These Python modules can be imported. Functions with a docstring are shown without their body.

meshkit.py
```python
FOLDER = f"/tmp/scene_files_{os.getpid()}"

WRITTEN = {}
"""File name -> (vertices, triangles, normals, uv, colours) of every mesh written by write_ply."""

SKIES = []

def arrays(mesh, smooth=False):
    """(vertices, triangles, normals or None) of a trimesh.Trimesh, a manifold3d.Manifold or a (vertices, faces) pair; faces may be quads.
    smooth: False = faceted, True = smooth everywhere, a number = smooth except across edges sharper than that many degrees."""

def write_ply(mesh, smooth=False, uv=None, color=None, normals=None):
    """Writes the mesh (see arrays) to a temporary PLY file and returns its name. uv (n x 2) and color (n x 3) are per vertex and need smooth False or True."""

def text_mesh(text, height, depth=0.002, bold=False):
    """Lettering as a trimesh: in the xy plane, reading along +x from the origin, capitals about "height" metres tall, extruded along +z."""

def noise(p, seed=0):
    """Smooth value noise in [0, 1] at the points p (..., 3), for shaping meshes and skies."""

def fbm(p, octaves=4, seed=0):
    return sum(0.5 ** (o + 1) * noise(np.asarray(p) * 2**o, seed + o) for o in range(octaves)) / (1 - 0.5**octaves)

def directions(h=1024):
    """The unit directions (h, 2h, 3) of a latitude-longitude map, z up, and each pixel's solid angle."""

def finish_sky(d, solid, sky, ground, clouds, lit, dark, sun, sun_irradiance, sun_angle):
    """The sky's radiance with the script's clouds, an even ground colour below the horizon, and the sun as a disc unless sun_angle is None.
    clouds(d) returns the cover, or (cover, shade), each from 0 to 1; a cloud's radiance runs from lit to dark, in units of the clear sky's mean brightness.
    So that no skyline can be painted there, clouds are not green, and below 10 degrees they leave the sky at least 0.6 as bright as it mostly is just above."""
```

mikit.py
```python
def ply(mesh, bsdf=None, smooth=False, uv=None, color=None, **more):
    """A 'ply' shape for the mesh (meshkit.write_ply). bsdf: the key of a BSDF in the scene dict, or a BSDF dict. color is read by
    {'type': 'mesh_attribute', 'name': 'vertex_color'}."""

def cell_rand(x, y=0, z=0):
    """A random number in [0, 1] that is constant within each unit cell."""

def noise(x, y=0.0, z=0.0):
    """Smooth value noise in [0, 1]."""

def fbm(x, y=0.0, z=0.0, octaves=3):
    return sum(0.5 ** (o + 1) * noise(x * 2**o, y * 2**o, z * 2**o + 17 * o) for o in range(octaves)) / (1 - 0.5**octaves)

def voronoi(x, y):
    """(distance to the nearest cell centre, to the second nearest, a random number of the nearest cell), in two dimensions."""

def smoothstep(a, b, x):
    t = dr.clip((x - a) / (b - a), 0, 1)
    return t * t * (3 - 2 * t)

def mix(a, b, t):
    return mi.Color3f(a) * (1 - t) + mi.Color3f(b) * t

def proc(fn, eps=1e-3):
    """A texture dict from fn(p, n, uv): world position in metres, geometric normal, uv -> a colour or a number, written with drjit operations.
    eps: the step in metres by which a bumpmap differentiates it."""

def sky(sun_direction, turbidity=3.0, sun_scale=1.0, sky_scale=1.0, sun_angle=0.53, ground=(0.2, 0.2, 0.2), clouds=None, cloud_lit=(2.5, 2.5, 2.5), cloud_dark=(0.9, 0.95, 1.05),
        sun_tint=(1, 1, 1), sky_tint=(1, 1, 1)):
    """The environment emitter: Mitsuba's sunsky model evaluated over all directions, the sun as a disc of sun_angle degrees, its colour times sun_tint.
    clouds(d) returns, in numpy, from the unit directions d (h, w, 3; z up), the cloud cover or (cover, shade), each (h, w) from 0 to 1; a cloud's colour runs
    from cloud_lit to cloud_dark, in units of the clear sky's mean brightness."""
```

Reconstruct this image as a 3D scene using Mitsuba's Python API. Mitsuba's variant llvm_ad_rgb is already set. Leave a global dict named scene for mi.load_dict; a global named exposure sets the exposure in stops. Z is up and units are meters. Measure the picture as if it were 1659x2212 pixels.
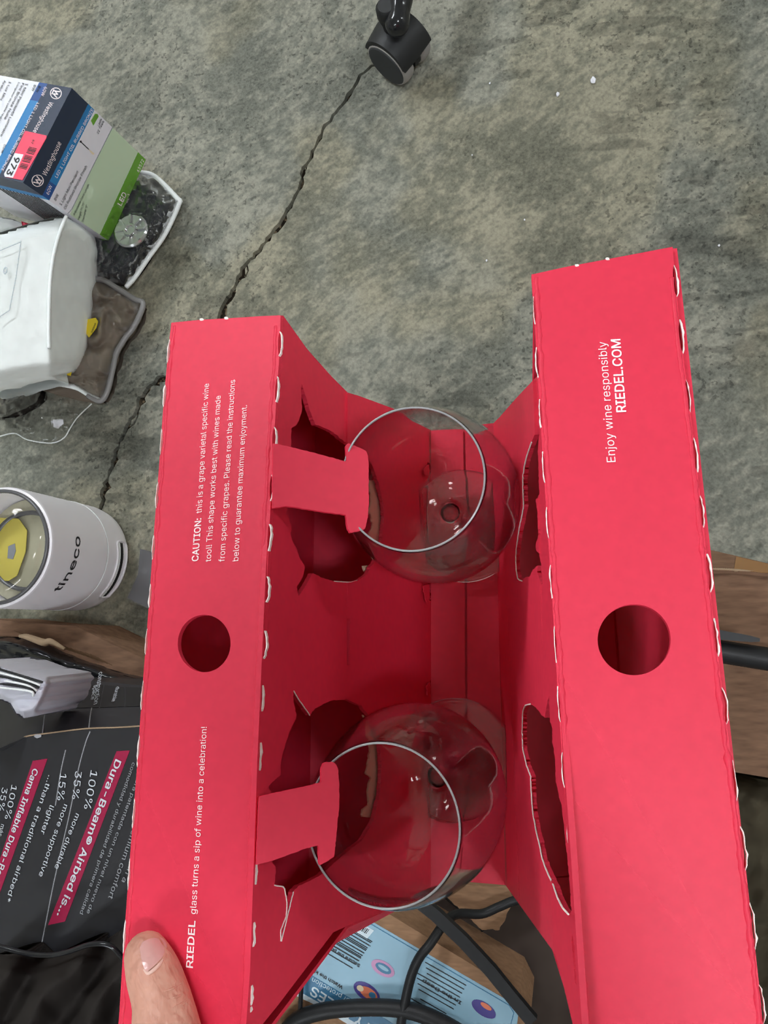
import math, random
import numpy as np, trimesh, mitsuba as mi, drjit as dr
import manifold3d
from shapely.geometry import Polygon, LineString, Point, MultiPolygon, box as sbox
from shapely.ops import unary_union
from scipy.spatial import Delaunay
import mikit, meshkit
from mikit import noise, fbm, smoothstep, mix

T = mi.ScalarTransform4f
random.seed(7); rng = np.random.default_rng(7)
scene, labels = {}, {}

# ------------------------------------------------------------------ camera, light, exposure
W, H, F = 1659.0, 2212.0, 1660.0
CX, CY = W / 2, H / 2
CAM_H = 1.0
exposure = -0.26
down = np.array([(1230 - CX) / F, (1345 - CY) / F, 1.0]); down /= np.linalg.norm(down)
zh = -down
xh = np.array([1.0, 0, 0]) - zh[0] * zh; xh /= np.linalg.norm(xh)
yh = np.cross(zh, xh)
RW = np.array([xh, yh, zh])                 # camera axes (right, down, forward) -> world
EYE = np.array([0, 0, CAM_H])
M = np.eye(4)
M[:3, 0], M[:3, 1], M[:3, 2], M[:3, 3] = -RW @ [1, 0, 0], RW @ [0, -1, 0], RW @ [0, 0, 1], EYE
scene['camera'] = {'type': 'perspective', 'fov_axis': 'x', 'fov': math.degrees(2 * math.atan(CX / F)), 'near_clip': 0.02, 'far_clip': 50.0, 'to_world': T(M)}

def rgb(*c): return {'type': 'rgb', 'value': list(c)}
def srgb(r, g, b):
    f = lambda c: c / 12.92 if c <= 0.04045 else ((c + 0.055) / 1.055) ** 2.4
    return [f(x / 255.0) for x in (r, g, b)]

LAMPS = [  # centre, length and width, turn, radiance
    ((0.66, -0.33, 2.40), (0.42, 0.20), 0.25, 80.0),
    ((-1.05, -1.85, 2.30), (1.25, 0.20), 0.5, 36.0),
    ((-1.35, 1.75, 2.45), (1.25, 0.20), 0.9, 60.0),
    ((2.75, 1.35, 2.35), (1.25, 0.20), 0.4, 36.0),  # added fill lamp with no known source, lifts the right-facing sides
]
LAMP_WORDS = ['square white lamp hung above and right of the red carton', 'white strip lamp hung behind the seated person', 'white strip lamp hung over the far end of the boxes', 'unseen fill lamp added far right to brighten the right-facing sides']

# ------------------------------------------------------------------ helpers
def wpt(p): return RW @ np.asarray(p, float) + EYE
def ray(px, py): return np.array([(px - CX) / F, (py - CY) / F, 1.0])
def pz(px, py, Z): return wpt(ray(px, py) * Z)                   # pixel + depth along the view axis
def fl(px, py, z=0.0):                                            # pixel + height above the floor
    d = RW @ ray(px, py)
    return EYE + d * ((z - CAM_H) / d[2])
def unit(v): v = np.asarray(v, float); return v / np.linalg.norm(v)

class Plane:
    """A plane through three or more points, met by pixels' rays."""
    def __init__(s, pts):
        pts = np.array(pts); s.p = pts.mean(0)
        s.n = np.linalg.svd(pts - s.p)[2][2]
        if np.dot(s.n, EYE - s.p) < 0: s.n = -s.n
    def hit(s, px, py, lift=0.0):
        d = RW @ ray(px, py)
        return EYE + d * (np.dot(s.p + s.n * lift - EYE, s.n) / np.dot(d, s.n))
def level(z): return Plane([fl(800, 800, z), fl(900, 800, z), fl(800, 950, z)])

used = set()
def key_of(k):
    if k not in used: used.add(k); return k
    i = 1
    while f'{k}_{i:03d}' in used: i += 1
    used.add(f'{k}_{i:03d}'); return f'{k}_{i:03d}'
def put(key, mesh, mat, smooth=False, **kw):
    key = key_of(key)
    scene[key] = mikit.ply(mesh, mat, smooth, **kw)
    return key
def put_as(key, mesh, mat, smooth=False, **kw):
    scene[key] = mikit.ply(mesh, mat, smooth, **kw)
def thing(name, label, cat, group=None):
    key = key_of(name)
    labels[key] = {'label': label, 'category': cat}
    if group: labels[key]['group'] = group
    return key
def tag(key, label, cat, group=None):
    labels[key] = {'label': label, 'category': cat}
    if group: labels[key]['group'] = group
def struct(key): labels[key] = {'kind': 'structure'}

def tri(poly):
    v, f = trimesh.creation.triangulate_polygon(poly, engine='earcut')
    return np.asarray(v), np.asarray(f)
def parts_of(g):
    return [x for x in getattr(g, 'geoms', [g]) if x.geom_type == 'Polygon' and x.area > 1e-9]

def slab2(poly, top, bot):
    """Solid between top(xy) and bot(xy) over a 2-D polygon."""
    ms = []
    for g in parts_of(poly):
        v, f = tri(g)
        n = len(v)
        a, b = np.array([top(*p) for p in v]), np.array([bot(*p) for p in v])
        V, Fc = [a, b], [f, f[:, ::-1] + n]
        at = 2 * n
        for ring in [g.exterior, *g.interiors]:
            c = np.array(ring.coords)[:-1]
            m = len(c)
            V += [np.array([top(*p) for p in c]), np.array([bot(*p) for p in c])]
            i = np.arange(m); j = (i + 1) % m
            Fc.append(np.vstack([np.stack([at + i, at + m + i, at + j], 1), np.stack([at + j, at + m + i, at + m + j], 1)]))
            at += 2 * m
        ms.append(trimesh.Trimesh(np.vstack(V), np.vstack(Fc), process=False))
    m = trimesh.util.concatenate(ms)
    m.merge_vertices()
    trimesh.repair.fix_normals(m)
    return m
def sheet(poly, pl, thick=0.0025, lift=0.0):
    """A sheet of that thickness behind the plane, its outline given in pixels."""
    if not hasattr(poly, 'geom_type'): poly = Polygon(poly)
    poly = poly.buffer(0)
    return slab2(poly, lambda x, y: pl.hit(x, y, lift), lambda x, y: pl.hit(x, y, lift) - pl.n * thick)
def skirt(poly, ztop, zbot=0.0):
    """Solid with the outline (pixels) on its top face, straight down to zbot. ztop: height or Plane."""
    if not hasattr(poly, 'geom_type'): poly = Polygon(poly)
    top = (lambda x, y: ztop.hit(x, y)) if isinstance(ztop, Plane) else (lambda x, y: fl(x, y, ztop))
    def bot(x, y):
        p = top(x, y); p[2] = zbot; return p
    return slab2(poly.buffer(0), top, bot)
def lump(poly, zf, zbot, step=8.0):
    """Soft body: top surface zf(px, py, distance to outline in px) over the outline, closed down to zbot."""
    if not hasattr(poly, 'geom_type'): poly = Polygon(poly)
    ring = LineString(poly.exterior.coords)
    n = int(ring.length / step)
    bd = np.array([ring.interpolate(i / n, normalized=True).coords[0] for i in range(n)])
    x0, y0, x1, y1 = poly.bounds
    g = np.stack(np.meshgrid(np.arange(x0, x1, step), np.arange(y0, y1, step)), -1).reshape(-1, 2)
    g[:, 0] += (np.round((g[:, 1] - y0) / step) % 2) * step / 2
    import shapely
    ok = shapely.contains_xy(poly.buffer(-step * 0.45), g[:, 0], g[:, 1])
    P = np.vstack([bd, g[ok]])
    dist = shapely.distance(shapely.points(P), poly.exterior)
    tr = Delaunay(P).simplices
    c = P[tr].mean(1)
    tr = tr[shapely.contains_xy(poly, c[:, 0], c[:, 1])]
    top = np.array([fl(p[0], p[1], zf(p[0], p[1], d)) for p, d in zip(P, dist)])
    bot = top[:n].copy(); bot[:, 2] = zbot
    N = len(top)
    i = np.arange(n); j = (i + 1) % n
    Fs = [tr, np.stack([i, N + i, j], 1), np.stack([j, N + i, N + j], 1), np.stack([i * 0 + N + n, N + j, N + i], 1)]
    m = trimesh.Trimesh(np.vstack([top, bot, bot.mean(0)[None]]), np.vstack(Fs), process=False)
    trimesh.repair.fix_normals(m)
    return m

def tube(pts, r, sides=12, cap=True, sub=6):
    pts = np.asarray(pts, float)
    if sub > 1 and len(pts) > 2:                                   # Catmull-Rom
        q = np.vstack([2 * pts[0] - pts[1], pts, 2 * pts[-1] - pts[-2]])
        out = []
        rr = np.broadcast_to(r, (len(pts),)).astype(float); ro = []
        for k in range(len(pts) - 1):
            for t in np.linspace(0, 1, sub, endpoint=False):
                a, b, c, d = q[k:k + 4]
                out.append(0.5 * (2 * b + (c - a) * t + (2 * a - 5 * b + 4 * c - d) * t * t + (3 * b - a - 3 * c + d) * t ** 3))
                ro.append(rr[k] * (1 - t) + rr[k + 1] * t)
        out.append(pts[-1]); ro.append(rr[-1])
        pts, r = np.array(out), np.array(ro)
    r = np.broadcast_to(r, (len(pts),))
    t = np.gradient(pts, axis=0); t /= np.linalg.norm(t, axis=1, keepdims=True) + 1e-12
    a = np.cross(t[0], [0.3, 0.5, 0.8]); a = unit(a)
    A = []
    for k in range(len(pts)):
        a = unit(a - np.dot(a, t[k]) * t[k]); A.append(a)
    A = np.array(A); B = np.cross(t, A)
    ang = np.arange(sides) * 2 * math.pi / sides
    v = pts[:, None] + r[:, None, None] * (np.cos(ang)[None, :, None] * A[:, None] + np.sin(ang)[None, :, None] * B[:, None])
    n = len(pts)
    i, j = np.meshgrid(np.arange(n - 1), np.arange(sides), indexing='ij')
    q = np.stack([i * sides + j, i * sides + (j + 1) % sides, (i + 1) * sides + (j + 1) % sides, (i + 1) * sides + j], -1).reshape(-1, 4)
    f = np.vstack([q[:, [0, 1, 2]], q[:, [0, 2, 3]]])
    v = np.vstack([v.reshape(-1, 3), pts[0], pts[-1]])
    k = np.arange(sides); e = n * sides
    f = np.vstack([f, np.stack([k * 0 + e, (k + 1) % sides, k], 1), np.stack([k * 0 + e + 1, (n - 1) * sides + k, (n - 1) * sides + (k + 1) % sides], 1)])
    return trimesh.Trimesh(v, f, process=False)
def frame(axis, ref=(0.13, 0.7, 0.2)):
    z = unit(axis); x = unit(np.cross(ref, z)); y = np.cross(z, x)
    return x, y, z
def lathe(prof, origin, axis, sides=72, closed=False, ref=(0.13, 0.7, 0.2), fix=True):
    """Profile (r, h) turned about the axis from origin."""
    prof = np.asarray(prof, float); x, y, z = frame(axis, ref)
    ang = np.arange(sides) * 2 * math.pi / sides
    ring = np.cos(ang)[:, None] * x + np.sin(ang)[:, None] * y
    v = np.asarray(origin) + prof[:, None, :1] * ring[None] + prof[:, None, 1:] * z
    n = len(prof); m = n if closed else n - 1
    i, j = np.meshgrid(np.arange(m), np.arange(sides), indexing='ij')
    q = np.stack([i * sides + j, i * sides + (j + 1) % sides, ((i + 1) % n) * sides + (j + 1) % sides, ((i + 1) % n) * sides + j], -1).reshape(-1, 4)
    f = np.vstack([q[:, [0, 1, 2]], q[:, [0, 2, 3]]])
    mesh = trimesh.Trimesh(v.reshape(-1, 3), f, process=False)
    mesh.merge_vertices()
    mesh.update_faces(mesh.nondegenerate_faces())
    if fix: trimesh.repair.fix_normals(mesh)
    return mesh
def hull(pts): return trimesh.convex.convex_hull(np.asarray(pts))
def ball(c, r, sub=2):
    m = trimesh.creation.icosphere(sub, r); m.apply_translation(c); return m
def chain(js, size=0.004, it=10, extra=()):
    """Joints (point, radius) joined by hulls of spheres, refined and smoothed into one surface."""
    man = None
    for link in js:
        for (a, ra), (b, rb) in zip(link[:-1], link[1:]):
            v = np.vstack([ball(a, ra).vertices, ball(b, rb).vertices])
            h = manifold3d.Manifold.hull_points(v)
            man = h if man is None else man + h
    for e in extra: man = man + e
    man = man.refine_to_length(size)
    mm = man.to_mesh()
    m = trimesh.Trimesh(mm.vert_properties[:, :3], mm.tri_verts)
    trimesh.smoothing.filter_taubin(m, iterations=it)
    return m

_texts = {}
def lettering(key, text, pl, p0, p1, cap, mat, bold=False, lift=0.0004, flip=False):
    """Words printed on a plane from pixel p0 to p1 along their baseline, capitals cap pixels tall."""
    k = (text, bold)
    if k not in _texts:
        m = meshkit.text_mesh(text, 1.0, 0.1, bold); _texts[k] = (np.array(m.vertices), np.array(m.faces))
    v, f = _texts[k]
    a, b = pl.hit(*p0, lift), pl.hit(*p1, lift)
    L = np.linalg.norm(b - a); al = (b - a) / L
    up = np.cross(pl.n, al)
    depth = np.dot(a - EYE, RW @ [0, 0, 1])
    w = v[:, 0].max()
    out = a + al * (v[:, :1] / w * L) + up * (v[:, 1:2] * cap * depth / F) + pl.n * (v[:, 2:3] - 0.05) * 0.001
    return put(key, trimesh.Trimesh(out, f, process=False), mat)

def jag(pts, amp, step=6, seed=0):
    """An outline roughened as torn board."""
    r = np.random.default_rng(seed)
    ring = LineString(list(pts) + [pts[0]]); n = max(8, int(ring.length / step))
    out = []
    for i in range(n):
        p = ring.interpolate(i / n, normalized=True).coords[0]
        out.append((p[0] + r.normal(0, amp), p[1] + r.normal(0, amp)))
    return Polygon(out).buffer(0)

# ------------------------------------------------------------------ materials
def plain(key, col, rough=0.5, spec=0.5, **kw):
    scene[key] = {'type': 'twosided', 'b': {'type': 'principled', 'base_color': rgb(*col), 'roughness': rough, 'specular': spec, **kw}}
    return key
def textured(key, fn, rough=0.5, spec=0.5, bump=None, scale=0.001, eps=1e-3, **kw):
    b = {'type': 'principled', 'base_color': mikit.proc(fn), 'roughness': rough, 'specular': spec, **kw}
    if bump is not None:
        b = {'type': 'bumpmap', 't': mikit.proc(bump, eps), 'scale': scale, 'b': b}
    scene[key] = {'type': 'twosided', 'b': b}
    return key

RED = srgb(220, 50, 76)
def red_fn(p, n, uv):
    g = fbm(p.x * 260, p.y * 260, p.z * 260, octaves=2)
    s = fbm(p.x * 25, p.y * 25, p.z * 25 + 3, octaves=2)
    k = 0.93 + 0.09 * g + 0.06 * s
    return mi.Color3f(*RED) * k
textured('mat_red_board', red_fn, 0.52, 0.32)
plain('mat_white_print', srgb(250, 232, 235), 0.5)
plain('mat_torn_paper', srgb(240, 230, 226), 0.85, 0.2)
plain('mat_kraft', srgb(158, 136, 112), 0.8, 0.2)
plain('mat_flute', srgb(92, 70, 50), 0.9, 0.1)
plain('mat_tape', srgb(222, 120, 110), 0.35)

def swept(x, y):
    u, v = x + 0.05 * noise(x * 5, y * 5, 9.0), y + 0.05 * noise(x * 5, y * 5, 19.0)
    return fbm((u * 0.82 + v * 0.57) * 75, (v * 0.82 - u * 0.57) * 130, 7.0, octaves=3)
def concrete(p, n, uv):
    x, y = p.x, p.y
    big = fbm(x * 2.1 + 4, y * 2.1, 1.0, octaves=3)
    mid = fbm(x * 11, y * 11, 5.0, octaves=4)
    streak = swept(x, y)
    fine = fbm(x * 300, y * 300, 3.0, octaves=3)
    grit = noise(x * 620, y * 620, 6.0)
    rough = smoothstep(0.46, 0.62, fbm(x * 6, y * 6, 2.0, octaves=3))
    pit = smoothstep(0.66, 0.76, fbm(x * 190, y * 190, 4.0, octaves=3)) * rough
    scar = smoothstep(0.62, 0.70, fbm(x * 16 + y * 7, y * 44, 11.0, octaves=4)) * smoothstep(0.46, 0.58, fbm(x * 3, y * 3, 21.0, octaves=2))
    k = 1.0 + 0.40 * (big - 0.5) + 0.50 * (mid - 0.5) + 0.36 * (streak - 0.5) + 0.62 * (fine - 0.5) + 0.20 * (grit - 0.5)
    c = mix(srgb(117, 118, 109), srgb(138, 136, 125), smoothstep(0.35, 0.65, mid * 0.5 + streak * 0.5)) * k
    warm = smoothstep(0.46, 0.62, fbm(x * 6 + 9, y * 6, 8.0, octaves=3))
    c = c * mix((0.99, 1.0, 0.99), (1.04, 1.0, 0.90), warm)
    return c * (1 - 0.45 * pit) * (1 - 0.30 * scar)
def concrete_relief(p, n, uv):
    x, y = p.x, p.y
    return 0.5 * swept(x, y) + 0.45 * fbm(x * 300, y * 300, 3.0, octaves=2) + 0.7 * fbm(x * 11, y * 11, 5.0, octaves=2)
textured('mat_concrete', concrete, 0.75, 0.25, concrete_relief, 0.004, 6e-4)
textured('mat_crack', lambda p, n, uv: mix(srgb(40, 34, 27), srgb(120, 105, 84), smoothstep(0.55, 0.8, noise(p.x * 300, p.y * 300, p.z * 300))), 0.9, 0.1)
plain('mat_wall', srgb(205, 203, 196), 0.9, 0.1)
plain('mat_ceiling', srgb(220, 218, 212), 0.9, 0.1)

def kraft_box(p, n, uv):
    g = fbm(p.x * 90, p.y * 420, p.z * 200, octaves=2); b = fbm(p.x * 12, p.y * 12, p.z * 12, octaves=2)
    return mix(srgb(120, 92, 70), srgb(172, 134, 104), 0.5 * g + 0.5 * b)
textured('mat_cardboard', kraft_box, 0.8, 0.2)
textured('mat_added_floor', lambda p, n, uv: mix(srgb(50, 40, 37), srgb(74, 64, 58), fbm(p.x * 30, p.y * 30, p.z, octaves=3)), 0.85, 0.2)
textured('mat_added_olive', lambda p, n, uv: mix(srgb(52, 48, 38), srgb(78, 72, 58), fbm(p.x * 60, p.y * 60, p.z * 60, octaves=3)), 0.9, 0.1)
textured('mat_cardboard_brown', lambda p, n, uv: mix(srgb(98, 74, 59), srgb(136, 106, 85), fbm(p.x * 60, p.y * 260, p.z * 100, octaves=3)), 0.85, 0.2)
plain('mat_packing_tape', srgb(150, 108, 66), 0.3)
plain('mat_black_plastic', srgb(27, 28, 30), 0.5, 0.35)
plain('mat_black_gloss', srgb(24, 25, 29), 0.14)
plain('mat_rubber', srgb(40, 43, 46), 0.6)
plain('mat_tread', srgb(140, 136, 134), 0.6)
plain('mat_navy', srgb(34, 46, 68), 0.4)
plain('mat_blue', srgb(40, 120, 178), 0.4)
plain('mat_deep_blue', srgb(38, 76, 138), 0.4)
plain('mat_white_card', srgb(226, 226, 234), 0.4)
plain('mat_lilac_card', srgb(226, 222, 230), 0.4)
plain('mat_pale_green', srgb(192, 210, 180), 0.4)
plain('mat_green', srgb(100, 154, 50), 0.4)
plain('mat_ink', srgb(26, 26, 30), 0.6)
plain('mat_grey_ink', srgb(120, 124, 130), 0.6)
plain('mat_faint_print', srgb(178, 188, 194), 0.6)
plain('mat_cuticle', srgb(226, 186, 172), 0.5)
plain('mat_hot_pink', srgb(246, 66, 96), 0.45)
plain('mat_yellow', srgb(214, 190, 40), 0.5)
plain('mat_kraft_print', srgb(226, 208, 178), 0.6)
def cloth_white(p, n, uv): return mi.Color3f(*srgb(224, 228, 226)) * (0.94 + 0.10 * fbm(p.x * 60, p.y * 60, p.z * 60, octaves=2))
textured('mat_white_fabric', cloth_white, 0.85, 0.15, sheen=0.3)
plain('mat_piping', srgb(232, 236, 236), 0.5)
textured('mat_taupe', lambda p, n, uv: mi.Color3f(*srgb(112, 101, 90)) * (0.9 + 0.2 * fbm(p.x * 40, p.y * 40, p.z * 40, octaves=2)), 0.8, 0.2)
plain('mat_grey_binding', srgb(130, 128, 128), 0.4)
plain('mat_navy_cloth', srgb(26, 28, 36), 0.7)
plain('mat_silver', srgb(215, 218, 222), 0.12, metallic=1.0)
scene['mat_clear_film'] = {'type': 'thindielectric', 'int_ior': 1.36}
plain('mat_rim_glint', srgb(150, 152, 154), 0.18, 1.0)  # opaque pale grey paints in the lamp gleam on the glass lip
scene['mat_glass'] = {'type': 'dielectric', 'int_ior': 1.5}
plain('mat_white_plastic', srgb(234, 231, 236), 0.28)
plain('mat_olive_yellow', srgb(190, 176, 78), 0.4)
plain('mat_tank_floor', srgb(158, 154, 132), 0.4)
plain('mat_lavender_film', srgb(190, 190, 202), 0.3)
plain('mat_grey_plastic', srgb(84, 84, 87), 0.3)
plain('mat_airbed', srgb(33, 33, 37), 0.42)
plain('mat_airbed_black', srgb(18, 17, 18), 0.45)
plain('mat_magenta', srgb(150, 14, 62), 0.45)
plain('mat_pale_ink', srgb(200, 204, 212), 0.5)
plain('mat_dim_ink', srgb(150, 152, 158), 0.5)
plain('mat_dark_bag', srgb(36, 32, 30), 0.85, 0.2)
plain('mat_pool_blue', srgb(140, 178, 198), 0.45)
plain('mat_pool_dark', srgb(60, 116, 152), 0.45)
plain('mat_pool_white', srgb(205, 220, 228), 0.45)
plain('mat_pool_pink', srgb(190, 140, 180), 0.45)
plain('mat_orange', srgb(216, 120, 90), 0.5)
plain('mat_pool_violet', srgb(70, 60, 130), 0.5)
def skin(p, n, uv):
    b = fbm(p.x * 120, p.y * 120, p.z * 120, octaves=3)
    return mix(srgb(190, 128, 110), srgb(214, 162, 142), b)
textured('mat_skin', skin, 0.42, 0.4, lambda p, n, uv: fbm(p.x * 420, p.y * 420, p.z * 420, octaves=4), 0.0011, 2e-4)
plain('mat_nail', srgb(212, 160, 154), 0.2)
plain('mat_lamp_housing', srgb(235, 235, 232), 0.5)

# ------------------------------------------------------------------ the setting
crack_px = [(806, 138), (798, 148), (780, 166), (762, 190), (745, 216), (733, 236), (720, 250), (702, 272), (694, 290), (688, 306), (676, 328), (668, 346), (655, 364), (652, 384), (648, 402), (638, 424), (628, 446), (617, 462), (606, 484), (585, 505), (572, 524), (560, 540), (548, 556), (535, 566), (527, 582), (516, 600), (508, 620), (498, 640), (486, 656), (482, 680), (470, 706), (450, 735), (425, 765), (400, 790), (362, 815), (344, 822), (332, 828), (320, 840), (309, 856), (303, 868), (298, 882), (287, 902), (280, 912), (268, 932), (262, 950), (256, 966), (249, 984), (246, 1000), (238, 1018), (232, 1036), (229, 1052), (226, 1064), (222, 1080), (215, 1105), (200, 1140)]
r = np.random.default_rng(3)
cl = []
for i in range(len(crack_px) - 1):
    for t in (0, 0.5):
        a, b = fl(*crack_px[i])[:2], fl(*crack_px[i + 1])[:2]
        cl.append(a * (1 - t) + b * t + r.normal(0, 0.0009, 2))
cl = np.array(cl)
wid = np.convolve(np.abs(r.normal(0.0022, 0.0012, len(cl))) + 0.0007, np.ones(3) / 3, 'same')
wid *= 1.35; wid[len(cl) // 2:] *= 1.35
nrm = np.gradient(cl, axis=0); nrm = np.stack([-nrm[:, 1], nrm[:, 0]], 1) / np.linalg.norm(nrm, axis=1, keepdims=True)
w1, w2 = wid * r.uniform(0.3, 1.3, len(cl)), wid * r.uniform(0.3, 1.3, len(cl))
crack = Polygon(np.vstack([cl + nrm * w1[:, None], (cl - nrm * w2[:, None])[::-1]])).buffer(0)
def loop(px, w):                                                    # a side branch that leaves the crack and comes back
    return LineString([fl(*p)[:2] for p in px]).buffer(w, cap_style=2)
crack = unary_union([crack, loop([(538, 562), (533, 572), (536, 585), (530, 598), (519, 602)], 0.0012), loop([(672, 340), (664, 352), (661, 366), (650, 376)], 0.0010), loop([(298, 884), (297, 900), (290, 915), (277, 925), (268, 934)], 0.0014)])
ground = sbox(-3.2, -3.4, 3.4, 3.0)
floor_mesh = trimesh.util.concatenate([trimesh.creation.extrude_polygon(g, 0.03, engine='earcut') for g in parts_of(ground.difference(crack))])
floor_mesh.apply_translation([0, 0, -0.03])
struct(put('floor', floor_mesh, 'mat_concrete'))
bed = trimesh.util.concatenate([trimesh.creation.extrude_polygon(g, 0.02, engine='earcut') for g in parts_of(crack.buffer(0.004))])
bed.apply_translation([0, 0, -0.0285])
put('floor__crack_bed', bed, 'mat_crack')
def slab(c, s): return trimesh.creation.box(extents=s, transform=trimesh.transformations.translation_matrix(c))
struct(put('ceiling', slab((0.1, -0.2, 2.66), (6.8, 6.6, 0.1)), 'mat_ceiling'))
struct(put('wall_left', slab((-3.25, -0.2, 1.3), (0.1, 6.6, 2.7)), 'mat_wall'))
struct(put('wall_right', slab((3.45, -0.2, 1.3), (0.1, 6.6, 2.7)), 'mat_wall'))
struct(put('wall_back', slab((0.1, 3.05, 1.3), (6.8, 0.1, 2.7)), 'mat_wall'))
struct(put('wall_front', slab((0.1, -3.45, 1.3), (6.8, 0.1, 2.7)), 'mat_wall'))
for i, (c, s, rot, power) in enumerate(LAMPS):
    k = thing('ceiling_lamp', LAMP_WORDS[i], 'lamp')
    m = trimesh.creation.box(extents=(s[0] + 0.06, s[1] + 0.05, 0.05)); m.apply_transform(trimesh.transformations.rotation_matrix(rot, [0, 0, 1])); m.apply_translation(np.array(c) + [0, 0, 0.03])
    put(k + '__housing', m, 'mat_lamp_housing')
    q = trimesh.creation.box(extents=(s[0], s[1], 0.05)); q.apply_translation([0, 0, -0.02])
    q.apply_transform(trimesh.transformations.rotation_matrix(rot, [0, 0, 1])); q.apply_translation(c)
    scene[key_of(k + '__diffuser')] = mikit.ply(q, 'mat_lamp_housing', emitter={'type': 'area', 'radiance': rgb(power * 0.94, power, power * 1.05)})
    for e in (-1, 1):
        a = np.array(c) + [e * s[0] * 0.4 * math.cos(rot), e * s[0] * 0.4 * math.sin(rot), 0.05]
        put(k + '__hanger', tube([a, [a[0], a[1], 2.62]], 0.003, 6), 'mat_silver')

# ------------------------------------------------------------------ red carton
def Zd(Z, y): return Z * 5890.0 / (y + 4500.0)                      # depth along a fold that is Z deep at row 1390
def panel(*edges):
    pts = []
    for x0, x1, Z in edges:                                         # x of the edge at rows 900 and 1900
        pts += [pz(x0, 900, Zd(Z, 900)), pz(x1, 1900, Zd(Z, 1900))]
    return Plane(pts)
pLS = panel((353, 277, .426), (592, 547, .397))
pLU = panel((592, 547, .397), (751, 751, .500))
pLL = panel((751, 751, .500), (930, 932, .648))
pBT = panel((930, 932, .648), (1066, 1092, .643))
pRL = panel((1066, 1092, .643), (1080, 1122, .57))
pRM = panel((1080, 1122, .57), (1152, 1190, .385))
pRN = panel((1152, 1190, .385), (1168, 1234, .361))
pRS = panel((1167, 1233, .359), (1493, 1612, .349))

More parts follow.
